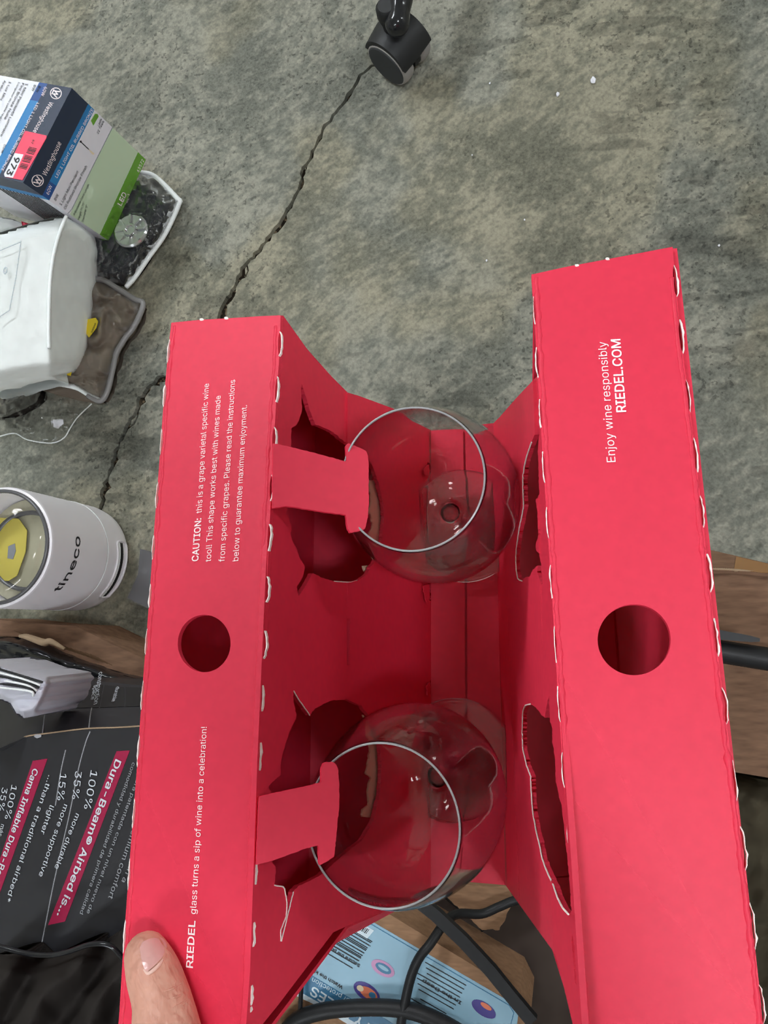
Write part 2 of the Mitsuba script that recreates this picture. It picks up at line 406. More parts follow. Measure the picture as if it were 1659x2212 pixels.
LS = [(370, 697), (430, 691), (500, 687), (560, 683), (606, 681), (604, 760), (597, 860), (590, 980), (581, 1160), (575, 1300), (567, 1450), (559, 1620), (551, 1800), (546, 1960), (539, 2120), (534, 2240), (532, 2290), (246, 2290), (257, 2200), (266, 2050), (280, 1860), (294, 1680), (308, 1480), (322, 1300), (334, 1130), (344, 1000), (354, 860), (363, 760)]
RS = [(1148, 593), (1220, 577), (1300, 562), (1380, 547), (1453, 533), (1458, 600), (1475, 760), (1500, 960), (1520, 1140), (1537, 1300), (1561, 1500), (1588, 1700), (1613, 1900), (1631, 2047), (1648, 2200), (1658, 2290), (1263, 2290), (1258, 2200), (1245, 2050), (1233, 1900), (1217, 1680), (1205, 1500), (1193, 1300), (1183, 1150), (1173, 1000), (1165, 870), (1157, 730)]
HOLE_L = [(651, 829), (659, 850), (668, 882), (681, 918), (692, 920), (718, 933), (744, 954), (772, 970), (792, 989), (805, 1010), (816, 1042), (824, 1076), (829, 1115), (824, 1167), (811, 1211), (790, 1243), (772, 1254), (757, 1258), (722, 1256), (688, 1245), (675, 1237), (666, 1256), (645, 1289), (641, 1268), (655, 1245), (659, 1224), (648, 1206), (642, 1189), (634, 1172), (627, 1154), (631, 1139), (618, 1109), (622, 1093), (629, 1060), (629, 967), (629, 924), (642, 918), (648, 900), (653, 885), (650, 850)]
HOLE_L2 = [(634, 1493), (646, 1512), (669, 1545), (680, 1532), (698, 1521), (717, 1513), (749, 1511), (781, 1525), (804, 1555), (818, 1591), (823, 1637), (823, 1680), (820, 1715), (806, 1774), (781, 1816), (740, 1848), (694, 1889), (670, 1903), (644, 1914), (634, 1926), (622, 1975), (607, 2036), (606, 2010), (618, 1980), (620, 1950), (614, 1916), (593, 1912), (596, 1871), (588, 1866), (588, 1715), (579, 1699), (607, 1674), (606, 1650), (609, 1632), (625, 1582), (641, 1550), (634, 1510)]
HOLE_R = [(1163, 920), (1148, 955), (1138, 984), (1132, 1010), (1129, 1039), (1131, 1093), (1127, 1115), (1121, 1144), (1115, 1187), (1114, 1210), (1115, 1234), (1119, 1252), (1128, 1255), (1134, 1247), (1144, 1245), (1151, 1230), (1161, 1222), (1160, 1234), (1165, 1250), (1170, 1264), (1172, 1262), (1169, 1222), (1165, 1196), (1158, 1190), (1157, 1180), (1163, 1154), (1160, 1100), (1157, 1081), (1165, 1069), (1163, 1024), (1162, 961), (1165, 935)]
HOLE_R2 = [(1186, 1503), (1180, 1530), (1176, 1550), (1170, 1545), (1160, 1530), (1146, 1521), (1134, 1524), (1129, 1537), (1128, 1580), (1129, 1617), (1138, 1655), (1146, 1676), (1148, 1720), (1151, 1756), (1157, 1790), (1165, 1823), (1170, 1850), (1178, 1874), (1195, 1912), (1205, 1940), (1216, 1962), (1228, 1975), (1234, 1971), (1231, 1912), (1225, 1850), (1218, 1785), (1213, 1740), (1207, 1718), (1201, 1690), (1199, 1642), (1193, 1600), (1193, 1575), (1188, 1558)]
SLIT_R = [(1235, 2013), (1240, 2040), (1244, 2090), (1246, 2130), (1242, 2120), (1239, 2080), (1235, 2040)]
def ell(cx, cy, rx, ry, n=64, rot=0.0):
    a = np.arange(n) * 2 * math.pi / n
    x, y = rx * np.cos(a), ry * np.sin(a)
    return Polygon(np.stack([cx + x * math.cos(rot) - y * math.sin(rot), cy + x * math.sin(rot) + y * math.cos(rot)], 1))
holeL, holeL2, holeR, holeR2 = (jag(h, 0.5, 4, i) for i, h in enumerate((HOLE_L, HOLE_L2, HOLE_R, HOLE_R2)))
C = thing('glass_carton', 'opened red cardboard carton with white printed words held over the floor', 'carton')
SLOTS = {
    'Li': [(716, 769), (813, 868), (922, 976), (1026, 1082), (1132, 1190), (1245, 1301), (1362, 1423), (1477, 1540), (1600, 1668), (1718, 1793), (1847, 1920), (1984, 2056), (2122, 2192)],
    'Lo': [(731, 785), (830, 880), (925, 985), (1040, 1100), (1155, 1210), (1260, 1315), (1355, 1417), (1468, 1536), (1586, 1660), (1725, 1790), (1850, 1925), (1985, 2060)],
    'Ri': [(640, 700), (750, 815), (862, 923), (975, 1043), (1095, 1163), (1220, 1292), (1352, 1432), (1482, 1560), (1625, 1702), (1770, 1850), (1920, 2000), (2070, 2150)],
    'Ro': [(572, 642), (690, 764), (818, 890), (945, 1020), (1070, 1140), (1196, 1280), (1335, 1418), (1484, 1566), (1632, 1732), (1785, 1882), (1950, 2052), (2125, 2215)],
}
def edge_x(poly, y, side):
    g = LineString([(0, y), (1700, y)]).intersection(Polygon(poly))
    x0, _, x1, _ = g.bounds
    return x1 if side == 'i' and poly is LS or side == 'o' and poly is RS else x0
def strip(poly, pl, hole, sides, words):
    nt = []
    tears = []
    for sd in sides:
        sgn = 1 if sd in ('Li', 'Ro') else -1
        for y0, y1 in SLOTS[sd]:
            ex = lambda y: edge_x(poly, y, sd[1])
            ys = np.linspace(y0, y1, 9)
            t = np.linspace(0, 1, 9)
            wgap = 6.0 if sd in ('Li', 'Ro') else 4.0
            nt.append(Polygon([(ex(y) - sgn * 4 * math.sin(math.pi * q) ** 0.4, y) for y, q in zip(ys, t)] + [(ex(y1) + sgn * 30, y1), (ex(y0) + sgn * 30, y0)]))
            bow = {'Ro': 8, 'Li': 5, 'Lo': 2.5, 'Ri': 2.5}[sd]
            wd = {'Ro': 2.8, 'Li': 2.2, 'Lo': 1.8, 'Ri': 1.6}[sd]
            rr = np.random.default_rng(int(y0) + ord(sd[0]))
            bw_ = bow * rr.uniform(.55, 1.25); b = [bw_ * math.sin(math.pi * q) ** 0.5 * rr.uniform(0.75, 1.15) for q in t]
            inner = [(ex(y) + sgn * (k - 2), y) for y, k in zip(ys, b)]
            wq = wd * rr.uniform(.55, 1.2); outer = [(ex(y) + sgn * (k - 2 + wq * rr.uniform(0.35, 1.7)), y) for y, k in zip(ys, b)]
            tears.append((sd, Polygon(inner + outer[::-1]).buffer(0)))
    body = Polygon(poly).buffer(0).difference(unary_union(nt))
    body = max(parts_of(body), key=lambda g: g.area)
    top = put(C + '__top_panel', sheet(body.difference(hole), pl, 0.003), 'mat_red_board', 20)
    for sd, t in tears:
        put(top + '__torn_edge', sheet(t, pl, 0.0016, 0.0004 if sd[1] == 'i' else -0.0012), 'mat_torn_paper')
    # rounded crease beside each long side
    for sd in sides:
        sgn = 1 if sd in ('Li', 'Ro') else -1
        ys = np.arange(max(p[1] for p in poly[:2]) + 8, 2285, 14)
        rr = np.random.default_rng(ord(sd[0]) * 7 + ord(sd[1]))
        pts = [pl.hit(edge_x(poly, y, sd[1]) - sgn * (9 + rr.normal(0, 0.8)), y, -0.0006) for y in ys]
        put(top + '__crease', tube(pts, 0.0011 + 0.0003 * np.abs(rr.normal(0, 1, len(pts))), 8, sub=2), 'mat_red_board', True)
    for a in words: lettering(top + '__lettering', a[0], pl, a[1], a[2], a[3], 'mat_white_print', len(a) > 4)
    return top
tl = strip(LS, pLS, ell(441, 1390, 57, 62), ('Li', 'Lo'), [
    ('CAUTION:', (428, 1213), (435, 1119), 16.5, 1), ('this is a grape varietal specific wine', (435.5, 1108), (451.6, 828), 15),
    ('tool! This shape works best with wines made', (455.5, 1213), (477, 854), 15),
    ('from specific grapes. Please read the instructions', (485, 1213), (508, 820), 15),
    ('below to guarantee maximum enjoyment.', (514.7, 1213), (533.5, 875), 15),
    ('RIEDEL', (416, 2094), (422, 1989), 17, 1), ('glass turns a sip of wine into a celebration!', (423, 1976), (446.6, 1570), 16)])
tr_ = strip(RS, pRS, ell(1370, 1382, 79, 76.5), ('Ri', 'Ro'), [
    ('Enjoy wine responsibly', (1330, 1000), (1309, 738), 18.5), ('RIEDEL.COM', (1352.5, 892), (1339.5, 732), 20, 1)])
for top, pl, pts in ((tl, pLS, [(435, 690), (488, 687)]), (tr_, pRS, [(1246, 573), (1312, 559)])):
    for i, (x, y) in enumerate(pts):
        put(top + '__paper_nick', sheet(jag([(x - 4, y - 2), (x + 4, y - 3), (x + 5, y + 2), (x - 3, y + 3)], 0.5, 3, i), pl, 0.003, 0.0002), 'mat_torn_paper')

LU = Polygon([(600, 681), (612, 682), (662, 752), (700, 797), (751, 848), (751, 2000), (720, 2014), (600, 2172), (545, 2240), (530, 2290), (526, 2290), (540, 2100), (556, 1640), (572, 1280), (588, 960), (600, 760)])
LL = Polygon([(751, 848), (775, 855), (870, 890), (931, 925), (931, 1928), (860, 1960), (792, 1982), (751, 2000)])
BT1 = Polygon([(931, 925), (1003, 921), (1006, 1906), (931, 1928)])
BT2 = Polygon([(1007.5, 920.5), (1066, 914), (1092, 1912), (1011, 1905)])
RL = Polygon([(1066, 914), (1080, 900), (1122, 1954), (1092, 1912)])
RM = Polygon([(1080, 900), (1115, 860), (1151, 822), (1190, 1900), (1195, 2055), (1155, 2000), (1122, 1954)])
RN = Polygon([(1151, 822), (1170, 803), (1200, 1390), (1234, 1860), (1262, 2290), (1252, 2290), (1237, 2212), (1215, 2120), (1200, 2066), (1195, 2055), (1190, 1900)])
slitL = Polygon([(749, 1335), (756, 1336), (755, 1438), (749, 1437)])
tears = unary_union([jag(p, 0.6, 4, i) for i, p in enumerate([
    [(916, 1012), (924, 996), (931, 1000), (931, 1022), (920, 1026)], [(914, 1262), (931, 1258), (931, 1300), (923, 1290), (917, 1272)], [(920, 1478), (931, 1468), (931, 1502), (922, 1500)]])])
footL = unary_union([ell(1000, 1128, 124, 118), ell(985, 1640, 130, 132)])
def cut(p, *hs):
    for h in hs: p = p.difference(h)
    return p
put(C + '__inner_panel', sheet(cut(LU, holeL, holeL2, slitL), pLU, 0.0028), 'mat_red_board', 20)
put(C + '__inner_panel', sheet(cut(LL, holeL, holeL2, slitL, tears), pLL, 0.0028), 'mat_red_board', 20)
put(C + '__base_flap', sheet(BT1, pBT, 0.0028), 'mat_red_board', 20)
put(C + '__base_flap', sheet(BT2, pBT, 0.0028, -0.0004), 'mat_red_board', 20)
put(C + '__base_panel', sheet([(985, 924), (1026, 921), (1030, 1902), (988, 1905)], pBT, 0.002, -0.0042), 'mat_red_board', 20)
put(C + '__inner_panel', sheet(RL, pRL, 0.0028), 'mat_red_board', 20)
slotR = jag(SLIT_R, 0.4, 5, 9)
put(C + '__inner_panel', sheet(cut(RM, holeR, holeR2, slotR), pRM, 0.0028), 'mat_red_board', 20)
put(C + '__inner_panel', sheet(cut(RN, holeR, holeR2, slotR), pRN, 0.0028), 'mat_red_board', 20)
# pale fluted board edge along the torn holes
def board_edge(pts, pl, w=3.0, amp=0.5, seed=0, mat='mat_torn_paper'):
    ln = LineString(pts); n = max(4, int(ln.length / 6)); rr = np.random.default_rng(seed)
    q = [ln.interpolate(i / n, normalized=True).coords[0] for i in range(n + 1)]
    put(C + '__torn_rim', tube([pl.hit(x + rr.normal(0, amp * .4), y + rr.normal(0, amp * .4), 0.0001) for x, y in q], w * 0.5 * 0.5 / F, 5, sub=1), mat)
board_edge(HOLE_R[1:13], pRM, 3.0, seed=1)
board_edge(HOLE_R2[5:22], pRM, 3.0, seed=2)
board_edge(HOLE_L2[0:3], pLU, 2.4, seed=3)
board_edge(HOLE_L2[19:27], pLU, 2.4, seed=4)
board_edge(HOLE_L[14:19], pLU, 2.4, seed=5)
# flute pieces seen in the thickness of the torn board
for pts, pl, s in ((HOLE_R[7:12], pRM, 1), (HOLE_R2[7:20], pRM, 1)):
    ln = LineString(pts)
    n = int(ln.length / 11)
    for i in range(1, n):
        x, y = ln.interpolate(i / n, normalized=True).coords[0]
        a, b = pl.hit(x, y, -0.0004), pl.hit(x + 7, y - 3, -0.0026)
        put(C + '__flute', tube([a, (a + b) / 2, b], 0.00022, 4, sub=1), 'mat_kraft')
# T-shaped tabs bent over the glasses
def tab(poly, base, tip):
    pl = Plane([pz(*base[0]), pz(*base[1]), pz(*tip)])
    put(C + '__tab', sheet(jag(poly, 0.35, 5, len(poly)), pl, 0.0026), 'mat_red_board', 20)
tab([(590, 957), (631, 966), (690, 981), (747, 997), (749, 994), (747, 962), (752, 957), (772, 965), (792, 974), (796, 990), (797, 1090), (794, 1120), (788, 1144), (770, 1148), (757, 1151), (751, 1142), (747, 1112), (700, 1106), (640, 1096), (618, 1093), (588, 1098)], ((592, 957, .424), (588, 1093, .4165)), (797, 1050, .437))
tab([(560, 1722), (590, 1714), (640, 1704), (694, 1691), (694, 1662), (700, 1647), (718, 1646), (729, 1653), (733, 1690), (733, 1740), (727, 1800), (722, 1850), (705, 1862), (690, 1869), (688, 1826), (657, 1834), (620, 1848), (587, 1860), (553, 1868)], ((558, 1722, .373), (553, 1866, .365)), (733, 1740, .386))
put(C + '__tape', sheet(Polygon([(1105, 1332), (1124, 1331), (1125, 1435), (1110, 1433), (1107, 1380)]), pRL, 0.0004, 0.0006), 'mat_tape')
for i, p in enumerate(([(916, 1012), (926, 1000), (928, 1030), (919, 1026)], [(915, 1266), (926, 1262), (929, 1290), (923, 1304), (917, 1284)], [(921, 1482), (930, 1472), (931, 1498), (924, 1504)])):
    put(C + '__curled_scrap', sheet(jag(p, 0.7, 4, 30 + i), pLL, 0.001, 0.003), 'mat_red_board')
# outer walls, base and end flaps
o = {}
for nm, x, y, pl in (('lt', 372, 700, pLS), ('lb', 250, 2288, pLS), ('rt', 1450, 537, pRS), ('rb', 1640, 2288, pRS)):
    a = pl.hit(x, y, -0.003); o[nm] = a
    inward = RW @ np.array([0.02 if nm[0] == 'l' else -0.03, 0, 0])
    o[nm + 'd'] = a + np.array([0, 0, -0.215 if nm[0] == 'l' else -0.245]) + inward
def board(quad, th=0.003):
    q = np.array(quad); n = unit(np.cross(q[1] - q[0], q[-1] - q[0])) * th
    return hull(np.vstack([q, q + n]))
put(C + '__outer_wall', board([o['lt'], o['lb'], o['lbd'], o['ltd']]), 'mat_red_board')
put(C + '__outer_wall', board([o['rt'], o['rb'], o['rbd'], o['rtd']]), 'mat_red_board')
def fan(poly3, th=0.002):
    q = np.array(poly3); c = q.mean(0); n = unit(np.linalg.svd(q - c)[2][2]) * th
    V = np.vstack([q, q + n]); k = len(q)
    f = [[0, i, i + 1] for i in range(1, k - 1)] + [[k, k + i + 1, k + i] for i in range(1, k - 1)]
    f += [[i, (i + 1) % k, k + i] for i in range(k)] + [[(i + 1) % k, k + (i + 1) % k, k + i] for i in range(k)]
    return trimesh.Trimesh(V, f, process=False)
lowL = [pLL.hit(931, 930, -0.006), pLL.hit(931, 1920, -0.006)]
lowR = [pRL.hit(1068, 918, -0.006), pRL.hit(1091, 1905, -0.006)]
put(C + '__base_panel', fan([o['ltd'], lowL[0], lowL[1], o['lbd']]), 'mat_red_board')
put(C + '__base_panel', fan([o['rtd'], o['rbd'], lowR[1], lowR[0]]), 'mat_red_board')
put(C + '__end_flap', fan([pLS.hit(374, 702, -.004), pLU.hit(606, 690, -.003), pLU.hit(751, 852, -.004), lowL[0], o['ltd']]), 'mat_red_board')
put(C + '__end_flap', fan([pRS.hit(1449, 540, -.004), pRS.hit(1152, 598, -.004), pRM.hit(1150, 830, -.004), pRM.hit(1082, 903, -.004), lowR[0], o['rtd']]), 'mat_red_board')
put(C + '__end_flap', fan([pLS.hit(252, 2284, -.004), pLU.hit(532, 2284, -.003), pLU.hit(751, 1996, -.004), lowL[1], o['lbd']]), 'mat_red_board')
put(C + '__end_flap', fan([pRS.hit(1652, 2284, -.004), pRS.hit(1266, 2284, -.004), pRM.hit(1190, 2040, -.004), lowR[1], o['rbd']]), 'mat_red_board')
# pale patches behind the left-hand holes, painted as lit floor seen through openings
class Off:
    def __init__(s, pl, d): s.p, s.n = pl.p - pl.n * d, pl.n
    hit = Plane.hit
pin = Off(pLL, 0.005)
for i, p in enumerate(([(797, 1038), (812, 1036), (828, 1100), (830, 1150), (815, 1195), (800, 1190), (796, 1150), (803, 1142), (800, 1110), (795, 1108), (801, 1080)],
                       [(786, 1222), (803, 1220), (806, 1232), (788, 1236)],
                       [(785, 1545), (800, 1556), (822, 1620), (824, 1690), (812, 1740), (800, 1768), (781, 1764), (783, 1748), (797, 1742), (795, 1700), (802, 1680), (790, 1670), (797, 1640), (800, 1600), (790, 1585)])):
    put(C + '__lit_floor_patch', sheet(jag(p, 0.8, 6, 40 + i), pin, 0.0015), 'mat_kraft_print')
dark = [(695, 1886), (708, 1892), (740, 1915), (780, 1932), (830, 1945), (880, 1948), (910, 1952), (880, 1958), (830, 1959), (780, 1950), (735, 1928), (708, 1905)]
kd = put(C + '__dark_label', sheet(dark, pLL, 0.0005, 0.0008), 'mat_ink')
lettering(kd + '__lettering', 'MACHINE MADE GLASS', pLL, (770, 1943), (728, 1918), 5, 'mat_grey_ink', lift=0.0012)
lettering(kd + '__lettering', 'MADE IN GERMANY', pLL, (836, 1956), (768, 1938), 6, 'mat_grey_ink', lift=0.0012)

# ------------------------------------------------------------------ wine glasses
def wine_glass(base, rim, label):
    base, rim = np.array(base), np.array(rim)
    ax = rim - base; L = np.linalg.norm(ax); ax /= L
    k = thing('wine_glass', label, 'wine glass')
    s = L / 0.237
    hb = 0.090
    # outer bowl silhouette, bottom to rim
    ctrl = np.array([(0.0, hb), (0.006, hb + .0004), (0.016, hb + .003), (0.030, hb + .0115), (0.042, hb + .025), (0.0515, hb + .045), (0.0558, hb + .066), (0.0557, hb + .080), (0.0533, hb + .100), (0.0490, hb + .122), (0.0445, hb + .138), (0.0408, hb + .147)])
    from scipy.interpolate import PchipInterpolator
    tt = np.concatenate([[0], np.cumsum(np.linalg.norm(np.diff(ctrl, axis=0), axis=1))])
    u = np.linspace(0, tt[-1], 60)
    from scipy.interpolate import CubicSpline
    outer = np.stack([CubicSpline(tt, ctrl[:, 0])(u), CubicSpline(tt, ctrl[:, 1])(u)], 1); outer[0, 0] = 0
    tg = np.gradient(outer, axis=0); nn = np.stack([-tg[:, 1], tg[:, 0]], 1) / np.linalg.norm(tg, axis=1, keepdims=True)
    th = np.interp(u, [0, tt[3], tt[-1]], [0.003, 0.0012, 0.0009])[:, None]
    inner = outer + nn * th; inner[0, 0] = 0
    lip = [(outer[-1] + inner[-1]) / 2 + np.array([0, 0.0007])]
    keep = outer[:, 0] > .0076
    prof = np.vstack([[(.0075, hb - .0004)], outer[keep], lip, inner[::-1]])
    prof[:, 0] = np.maximum(prof[:, 0], 0)
    put(k + '__bowl', lathe(prof * s, base, ax, 96, fix=False), 'mat_glass', 60)
    lp_ = np.array([(.0404 + .00062 * math.cos(a), hb + .1477 + .00062 * math.sin(a)) for a in np.arange(10) * math.pi / 5])
    put(k + '__rim', lathe(lp_ * s, base, ax, 96, closed=True), 'mat_rim_glint', True)
    st = np.array([(.0085, .0072), (.0052, .014), (.0040, .03), (.0038, hb - .04), (.0044, hb - .018), (.0058, hb - .006), (.0075, hb - .0004)])
    put(k + '__stem', lathe(st * s, base, ax, 96, fix=False), 'mat_glass', 60)
    ft = np.array([(0, .0012), (.02, .0010), (.0443, 0), (.0468, .0003), (.0481, .0012), (.0483, .0022), (.0474, .0031), (.0456, .0034), (.034, .0034), (.02, .0044), (.011, .0060), (.0085, .0072)])
    put(k + '__foot', lathe(ft * s, base, ax, 96, fix=False), 'mat_glass', 60)
    return k
wine_glass(pz(1004, 1136, .657), pz(890, 1034, .428), 'clear wine glass standing nearer the top end of the red carton')
wine_glass(pz(988, 1640, .606), pz(826, 1780, .386), 'clear wine glass standing in the carton nearer the hand')

# ------------------------------------------------------------------ hand
def pl_up(px, py, up): return pLS.hit(px, py) + pLS.n * up
hk = thing('person', "person with one thumb pressed on the red carton's left panel, the rest outside the picture", 'person')
TH = [(pl_up(346, 2052, .0100), .0104), (pl_up(366, 2090, .0118), .0124), (pl_up(388, 2145, .0130), .0131), (pl_up(402, 2200, .0150), .0150), (pl_up(450, 2340, .022), .0175)]
wrist = pl_up(380, 2620, -.03)
mc = [pl_up(215, 2420, -.075), pl_up(225, 2480, -.100), pl_up(240, 2540, -.118), pl_up(260, 2600, -.130)]
elbow = np.array([-.30, -.86, .60])
links = [TH, [TH[-1], (wrist, .027)], [(wrist, .028), (elbow, .042)]]
for m_ in mc: links.append([(wrist, .024), (m_, .0125)])
for a, b in zip(mc[:-1], mc[1:]): links.append([(a, .0125), (b, .0125)])
links.append([TH[-1], (mc[0], .0125)])
# fingers run along the carton's outer wall and under it
wall_n = unit(np.cross(o['lb'] - o['lt'], o['lbd'] - o['lb'])); wall_n = wall_n if np.dot(wall_n, o['lt'] - o['rt']) > 0 else -wall_n
along = unit(o['lt'] - o['lb'])
for i, (m_, l) in enumerate(zip(mc, (.040, .044, .041, .033))):
    b0 = o['lb'] + (o['lbd'] - o['lb']) * (0.36 + 0.13 * i) + wall_n * 0.0125 + along * -.02
    q1 = b0 + along * .012; q2 = q1 + along * l * .75; q3 = q2 + along * l * .55 + wall_n * -0.001
    links.append([(m_, .0118), (q1, .0102), (q2, .0092), (q3, .0080)])
hand = chain(links, 0.0035, 14)
put(hk + '__hand', hand, 'mat_skin', True)
# the phone that takes the picture, the hand under it and the seated body: outside the frame, for the shade they cast
fw, rt = RW @ [0, 0, 1.0], RW @ [1.0, 0, 0]
upv = RW @ [0, -1.0, 0]
pc = EYE - fw * .012 - upv * .055 + rt * .012
ph = thing('phone', 'dark phone held level above the red carton by the seated person', 'phone')
cs = []
for sx in (-1, 1):
    for sy in (-1, 1):
        for q in range(5):
            t_ = math.radians(q * 22.5); c_ = pc + rt * sx * (.028 + .010 * math.cos(t_)) + upv * sy * (.070 + .010 * math.sin(t_))
            cs += [c_ + fw * .004, c_ - fw * .004]
put(ph + '__body', hull(cs), 'mat_black_plastic', 30)
put(ph + '__screen', hull([pc - fw * z_ + rt * sx * .035 + upv * sy * .076 for sx in (-1, 1) for sy in (-1, 1) for z_ in (.0042, .0048)]), 'mat_black_gloss')
w2 = pc - upv * .105 + rt * .085 - fw * .01
el2 = np.array([.20, -.74, .86])
l2 = [[(w2, .026), (el2, .042)]]
for i in range(4):
    k1 = pc + rt * .050 - upv * (.075 - .021 * i) - fw * .006
    k2 = pc + rt * .047 - upv * (.070 - .023 * i) + fw * .012; k3 = pc + rt * .012 - upv * (.068 - .023 * i) + fw * .0155
    l2.append([(w2, .022), (k1, .0105), (k2, .0092), (k3, .0080)])
l2.append([(w2, .022), (pc - rt * .020 - upv * .085 - fw * .022, .0125), (pc - rt * .046 - upv * .05 - fw * .012, .0105), (pc - rt * .048 - upv * .025 - fw * .004, .0090)])
put(hk + '__hand', chain(l2, .005, 10), 'mat_skin', True)
V3 = lambda *q: np.array(q, float)
shirt = chain([[(V3(-.10, -1.02, .52), .13), (V3(-.09, -1.00, .80), .125), (V3(-.10, -.98, .98), .12)], [(V3(.10, -1.02, .52), .13), (V3(.09, -1.00, .80), .125), (V3(.10, -.98, .98), .12)],
               [(V3(0, -1.0, .5), .15), (V3(0, -.98, 1.0), .14), (V3(0, -.96, 1.10), .07)],
               [(V3(-.19, -.98, 1.02), .068), (V3(-.31, -.98, .78), .056), (elbow, .050)], [(V3(.19, -.98, 1.02), .068), (V3(.28, -.92, .86), .056), (el2, .050)]], .02, 12)
put(hk + '__shirt', shirt, 'mat_navy_cloth', True)
head = chain([[(V3(0, -.95, 1.08), .055), (V3(0, -.90, 1.19), .060)], [(V3(0, -.88, 1.20), .070), (V3(0, -.90, 1.29), .092)], [(V3(0, -.79, 1.21), .018), (V3(0, -.81, 1.25), .014)], [(V3(-.088, -.89, 1.24), .018), (V3(.088, -.89, 1.24), .018)]], .012, 8)
put(hk + '__head', head, 'mat_skin', True)
put(hk + '__hair', chain([[(V3(0, -.935, 1.25), .090), (V3(0, -.915, 1.315), .088)]], .015, 6), 'mat_dark_bag', True)
legs = []
for sx in (-1, 1):
    legs.append([(V3(sx * .11, -1.05, .50), .105), (V3(sx * .40, -.80, .50), .072), (V3(sx * .42, -.86, .10), .050)])
    legs.append([(V3(sx * .11, -1.05, .50), .105), (V3(0, -1.06, .48), .11)])
put(hk + '__trousers', chain(legs, .02, 10), 'mat_dark_bag', True)
for sx in (-1, 1):
    put(hk + '__shoe', chain([[(V3(sx * .42, -.87, .045), .042), (V3(sx * .43, -.80, .036), .036), (V3(sx * .44, -.745, .030), .028)]], .01, 6), 'mat_black_plastic', True)
st_ = thing('stool', 'round dark stool the person sits on, outside the picture', 'stool')
put(st_ + '__seat', lathe([(0, .29), (.17, .29), (.18, .30), (.18, .32), (.17, .33), (0, .33)], V3(0, -1.08, 0), (0, 0, 1), 40), 'mat_black_plastic', 40)
for i in range(4):
    a_ = math.pi / 4 + i * math.pi / 2
    put(st_ + '__leg', tube([V3(.12 * math.cos(a_), -1.08 + .12 * math.sin(a_), .292), V3(.17 * math.cos(a_), -1.08 + .17 * math.sin(a_), 0)], .013, 10), 'mat_black_plastic', 40)
nail_px = [(304, 2046), (310, 2034), (324, 2027), (338, 2025), (349, 2028), (356, 2038), (358, 2056), (352, 2068), (341, 2080), (328, 2092), (318, 2100), (312, 2088), (307, 2068)]

# thumb nail: bent plate resting on the thumb's surface
tm = trimesh.Trimesh(hand.vertices, hand.faces, process=False)
from trimesh.ray.ray_triangle import RayMeshIntersector
near = np.linalg.norm(hand.vertices - pl_up(335, 2060, .012), axis=1) < .05
fm = near[hand.faces].all(1)
sub = trimesh.Trimesh(hand.vertices, hand.faces[fm], process=False)
npoly = Polygon(nail_px)
g = [(x, y) for x in np.arange(300, 362, 3.0) for y in np.arange(2022, 2104, 3.0) if npoly.contains(Point(x, y))] + [npoly.exterior.interpolate(i / 50, normalized=True).coords[0] for i in range(50)]
g = np.array(g)
dirs = np.array([RW @ unit(ray(*p)) for p in g])
loc, ir, _ = RayMeshIntersector(sub).intersects_location(np.repeat(EYE[None], len(g), 0), dirs, multiple_hits=False)
top = np.full((len(g), 3), np.nan); top[ir] = loc
ok = ~np.isnan(top[:, 0]); g, top = g[ok], top[ok]
tr = Delaunay(g).simplices
c = g[tr].mean(1); tr = tr[[npoly.buffer(0.5).contains(Point(*q)) for q in c]]
nm = pLS.n
nail = trimesh.Trimesh(np.vstack([top + nm * .0007, top - nm * .0012]), np.vstack([tr, tr[:, ::-1] + len(g)]), process=False)
put(hk + '__thumbnail', nail, 'mat_nail', True)
cut_px = [(311, 2094), (320, 2102), (331, 2096), (343, 2085), (353, 2072)]
cd = np.array([RW @ unit(ray(*p)) for p in cut_px])
cloc, cir, _ = RayMeshIntersector(sub).intersects_location(np.repeat(EYE[None], len(cd), 0), cd, multiple_hits=False)
put(hk + '__cuticle', tube(cloc[np.argsort(cir)] + nm * .0002, [.0004, .0008, .0009, .0008, .0004][:len(cloc)], 8), 'mat_cuticle', True)
for q_ in ([(352, 2142), (372, 2136), (392, 2124)], [(360, 2160), (384, 2152), (408, 2138)], [(372, 2176), (394, 2168), (414, 2156)]):
    cd = np.array([RW @ unit(ray(*p)) for p in q_])
    cloc, cir, _ = RayMeshIntersector(sub).intersects_location(np.repeat(EYE[None], len(cd), 0), cd, multiple_hits=False)
    if len(cloc) == 3: put(hk + '__knuckle_crease', tube(cloc[np.argsort(cir)] - nm * .0001, [.0002, .0006, .0002], 8), 'mat_skin', True)

# ------------------------------------------------------------------ office chair caster
cz = thing('office_chair', 'black office chair foot on a twin wheel caster at the top edge', 'chair')
axd = unit(np.array([-0.64, -0.77, 0.0]))
ctr = fl(863, 106, 0.036)
CS = 1.12
def wheel(off, sign):
    c = ctr + axd * off * CS
    pr = [(0, -.010), (.018, -.010), (.027, -.010), (.0305, -.008), (.032, -.004), (.032, .004), (.0305, .008), (.029, .010), (0, .010)]
    k = put(cz + '__wheel', lathe(np.array(pr) * CS, c, axd, 48), 'mat_tread', 35)
    d = [(0, .0015), (.022, .0015), (.0268, .0008), (.028, -.0005), (.028, -.004), (0, -.004)]
    put(k + '__hub_cover', lathe(np.array(d) * CS, c + axd * sign * .0105 * CS, axd * sign, 48), 'mat_rubber', 35)
wheel(.017, 1); wheel(-.017, -1)
up = np.array([0, 0, 1.0]); fwd = np.cross(up, axd)
hood = []
for s in (-.0055, .0055):
    for a in np.linspace(math.radians(-20), math.radians(215), 18):
        hood.append(ctr + (axd * s + fwd * math.cos(a) * .031 + up * (math.sin(a) * .031 + .003)) * CS)
put(cz + '__hood', hull(hood), 'mat_black_plastic', 30)
hood2 = []
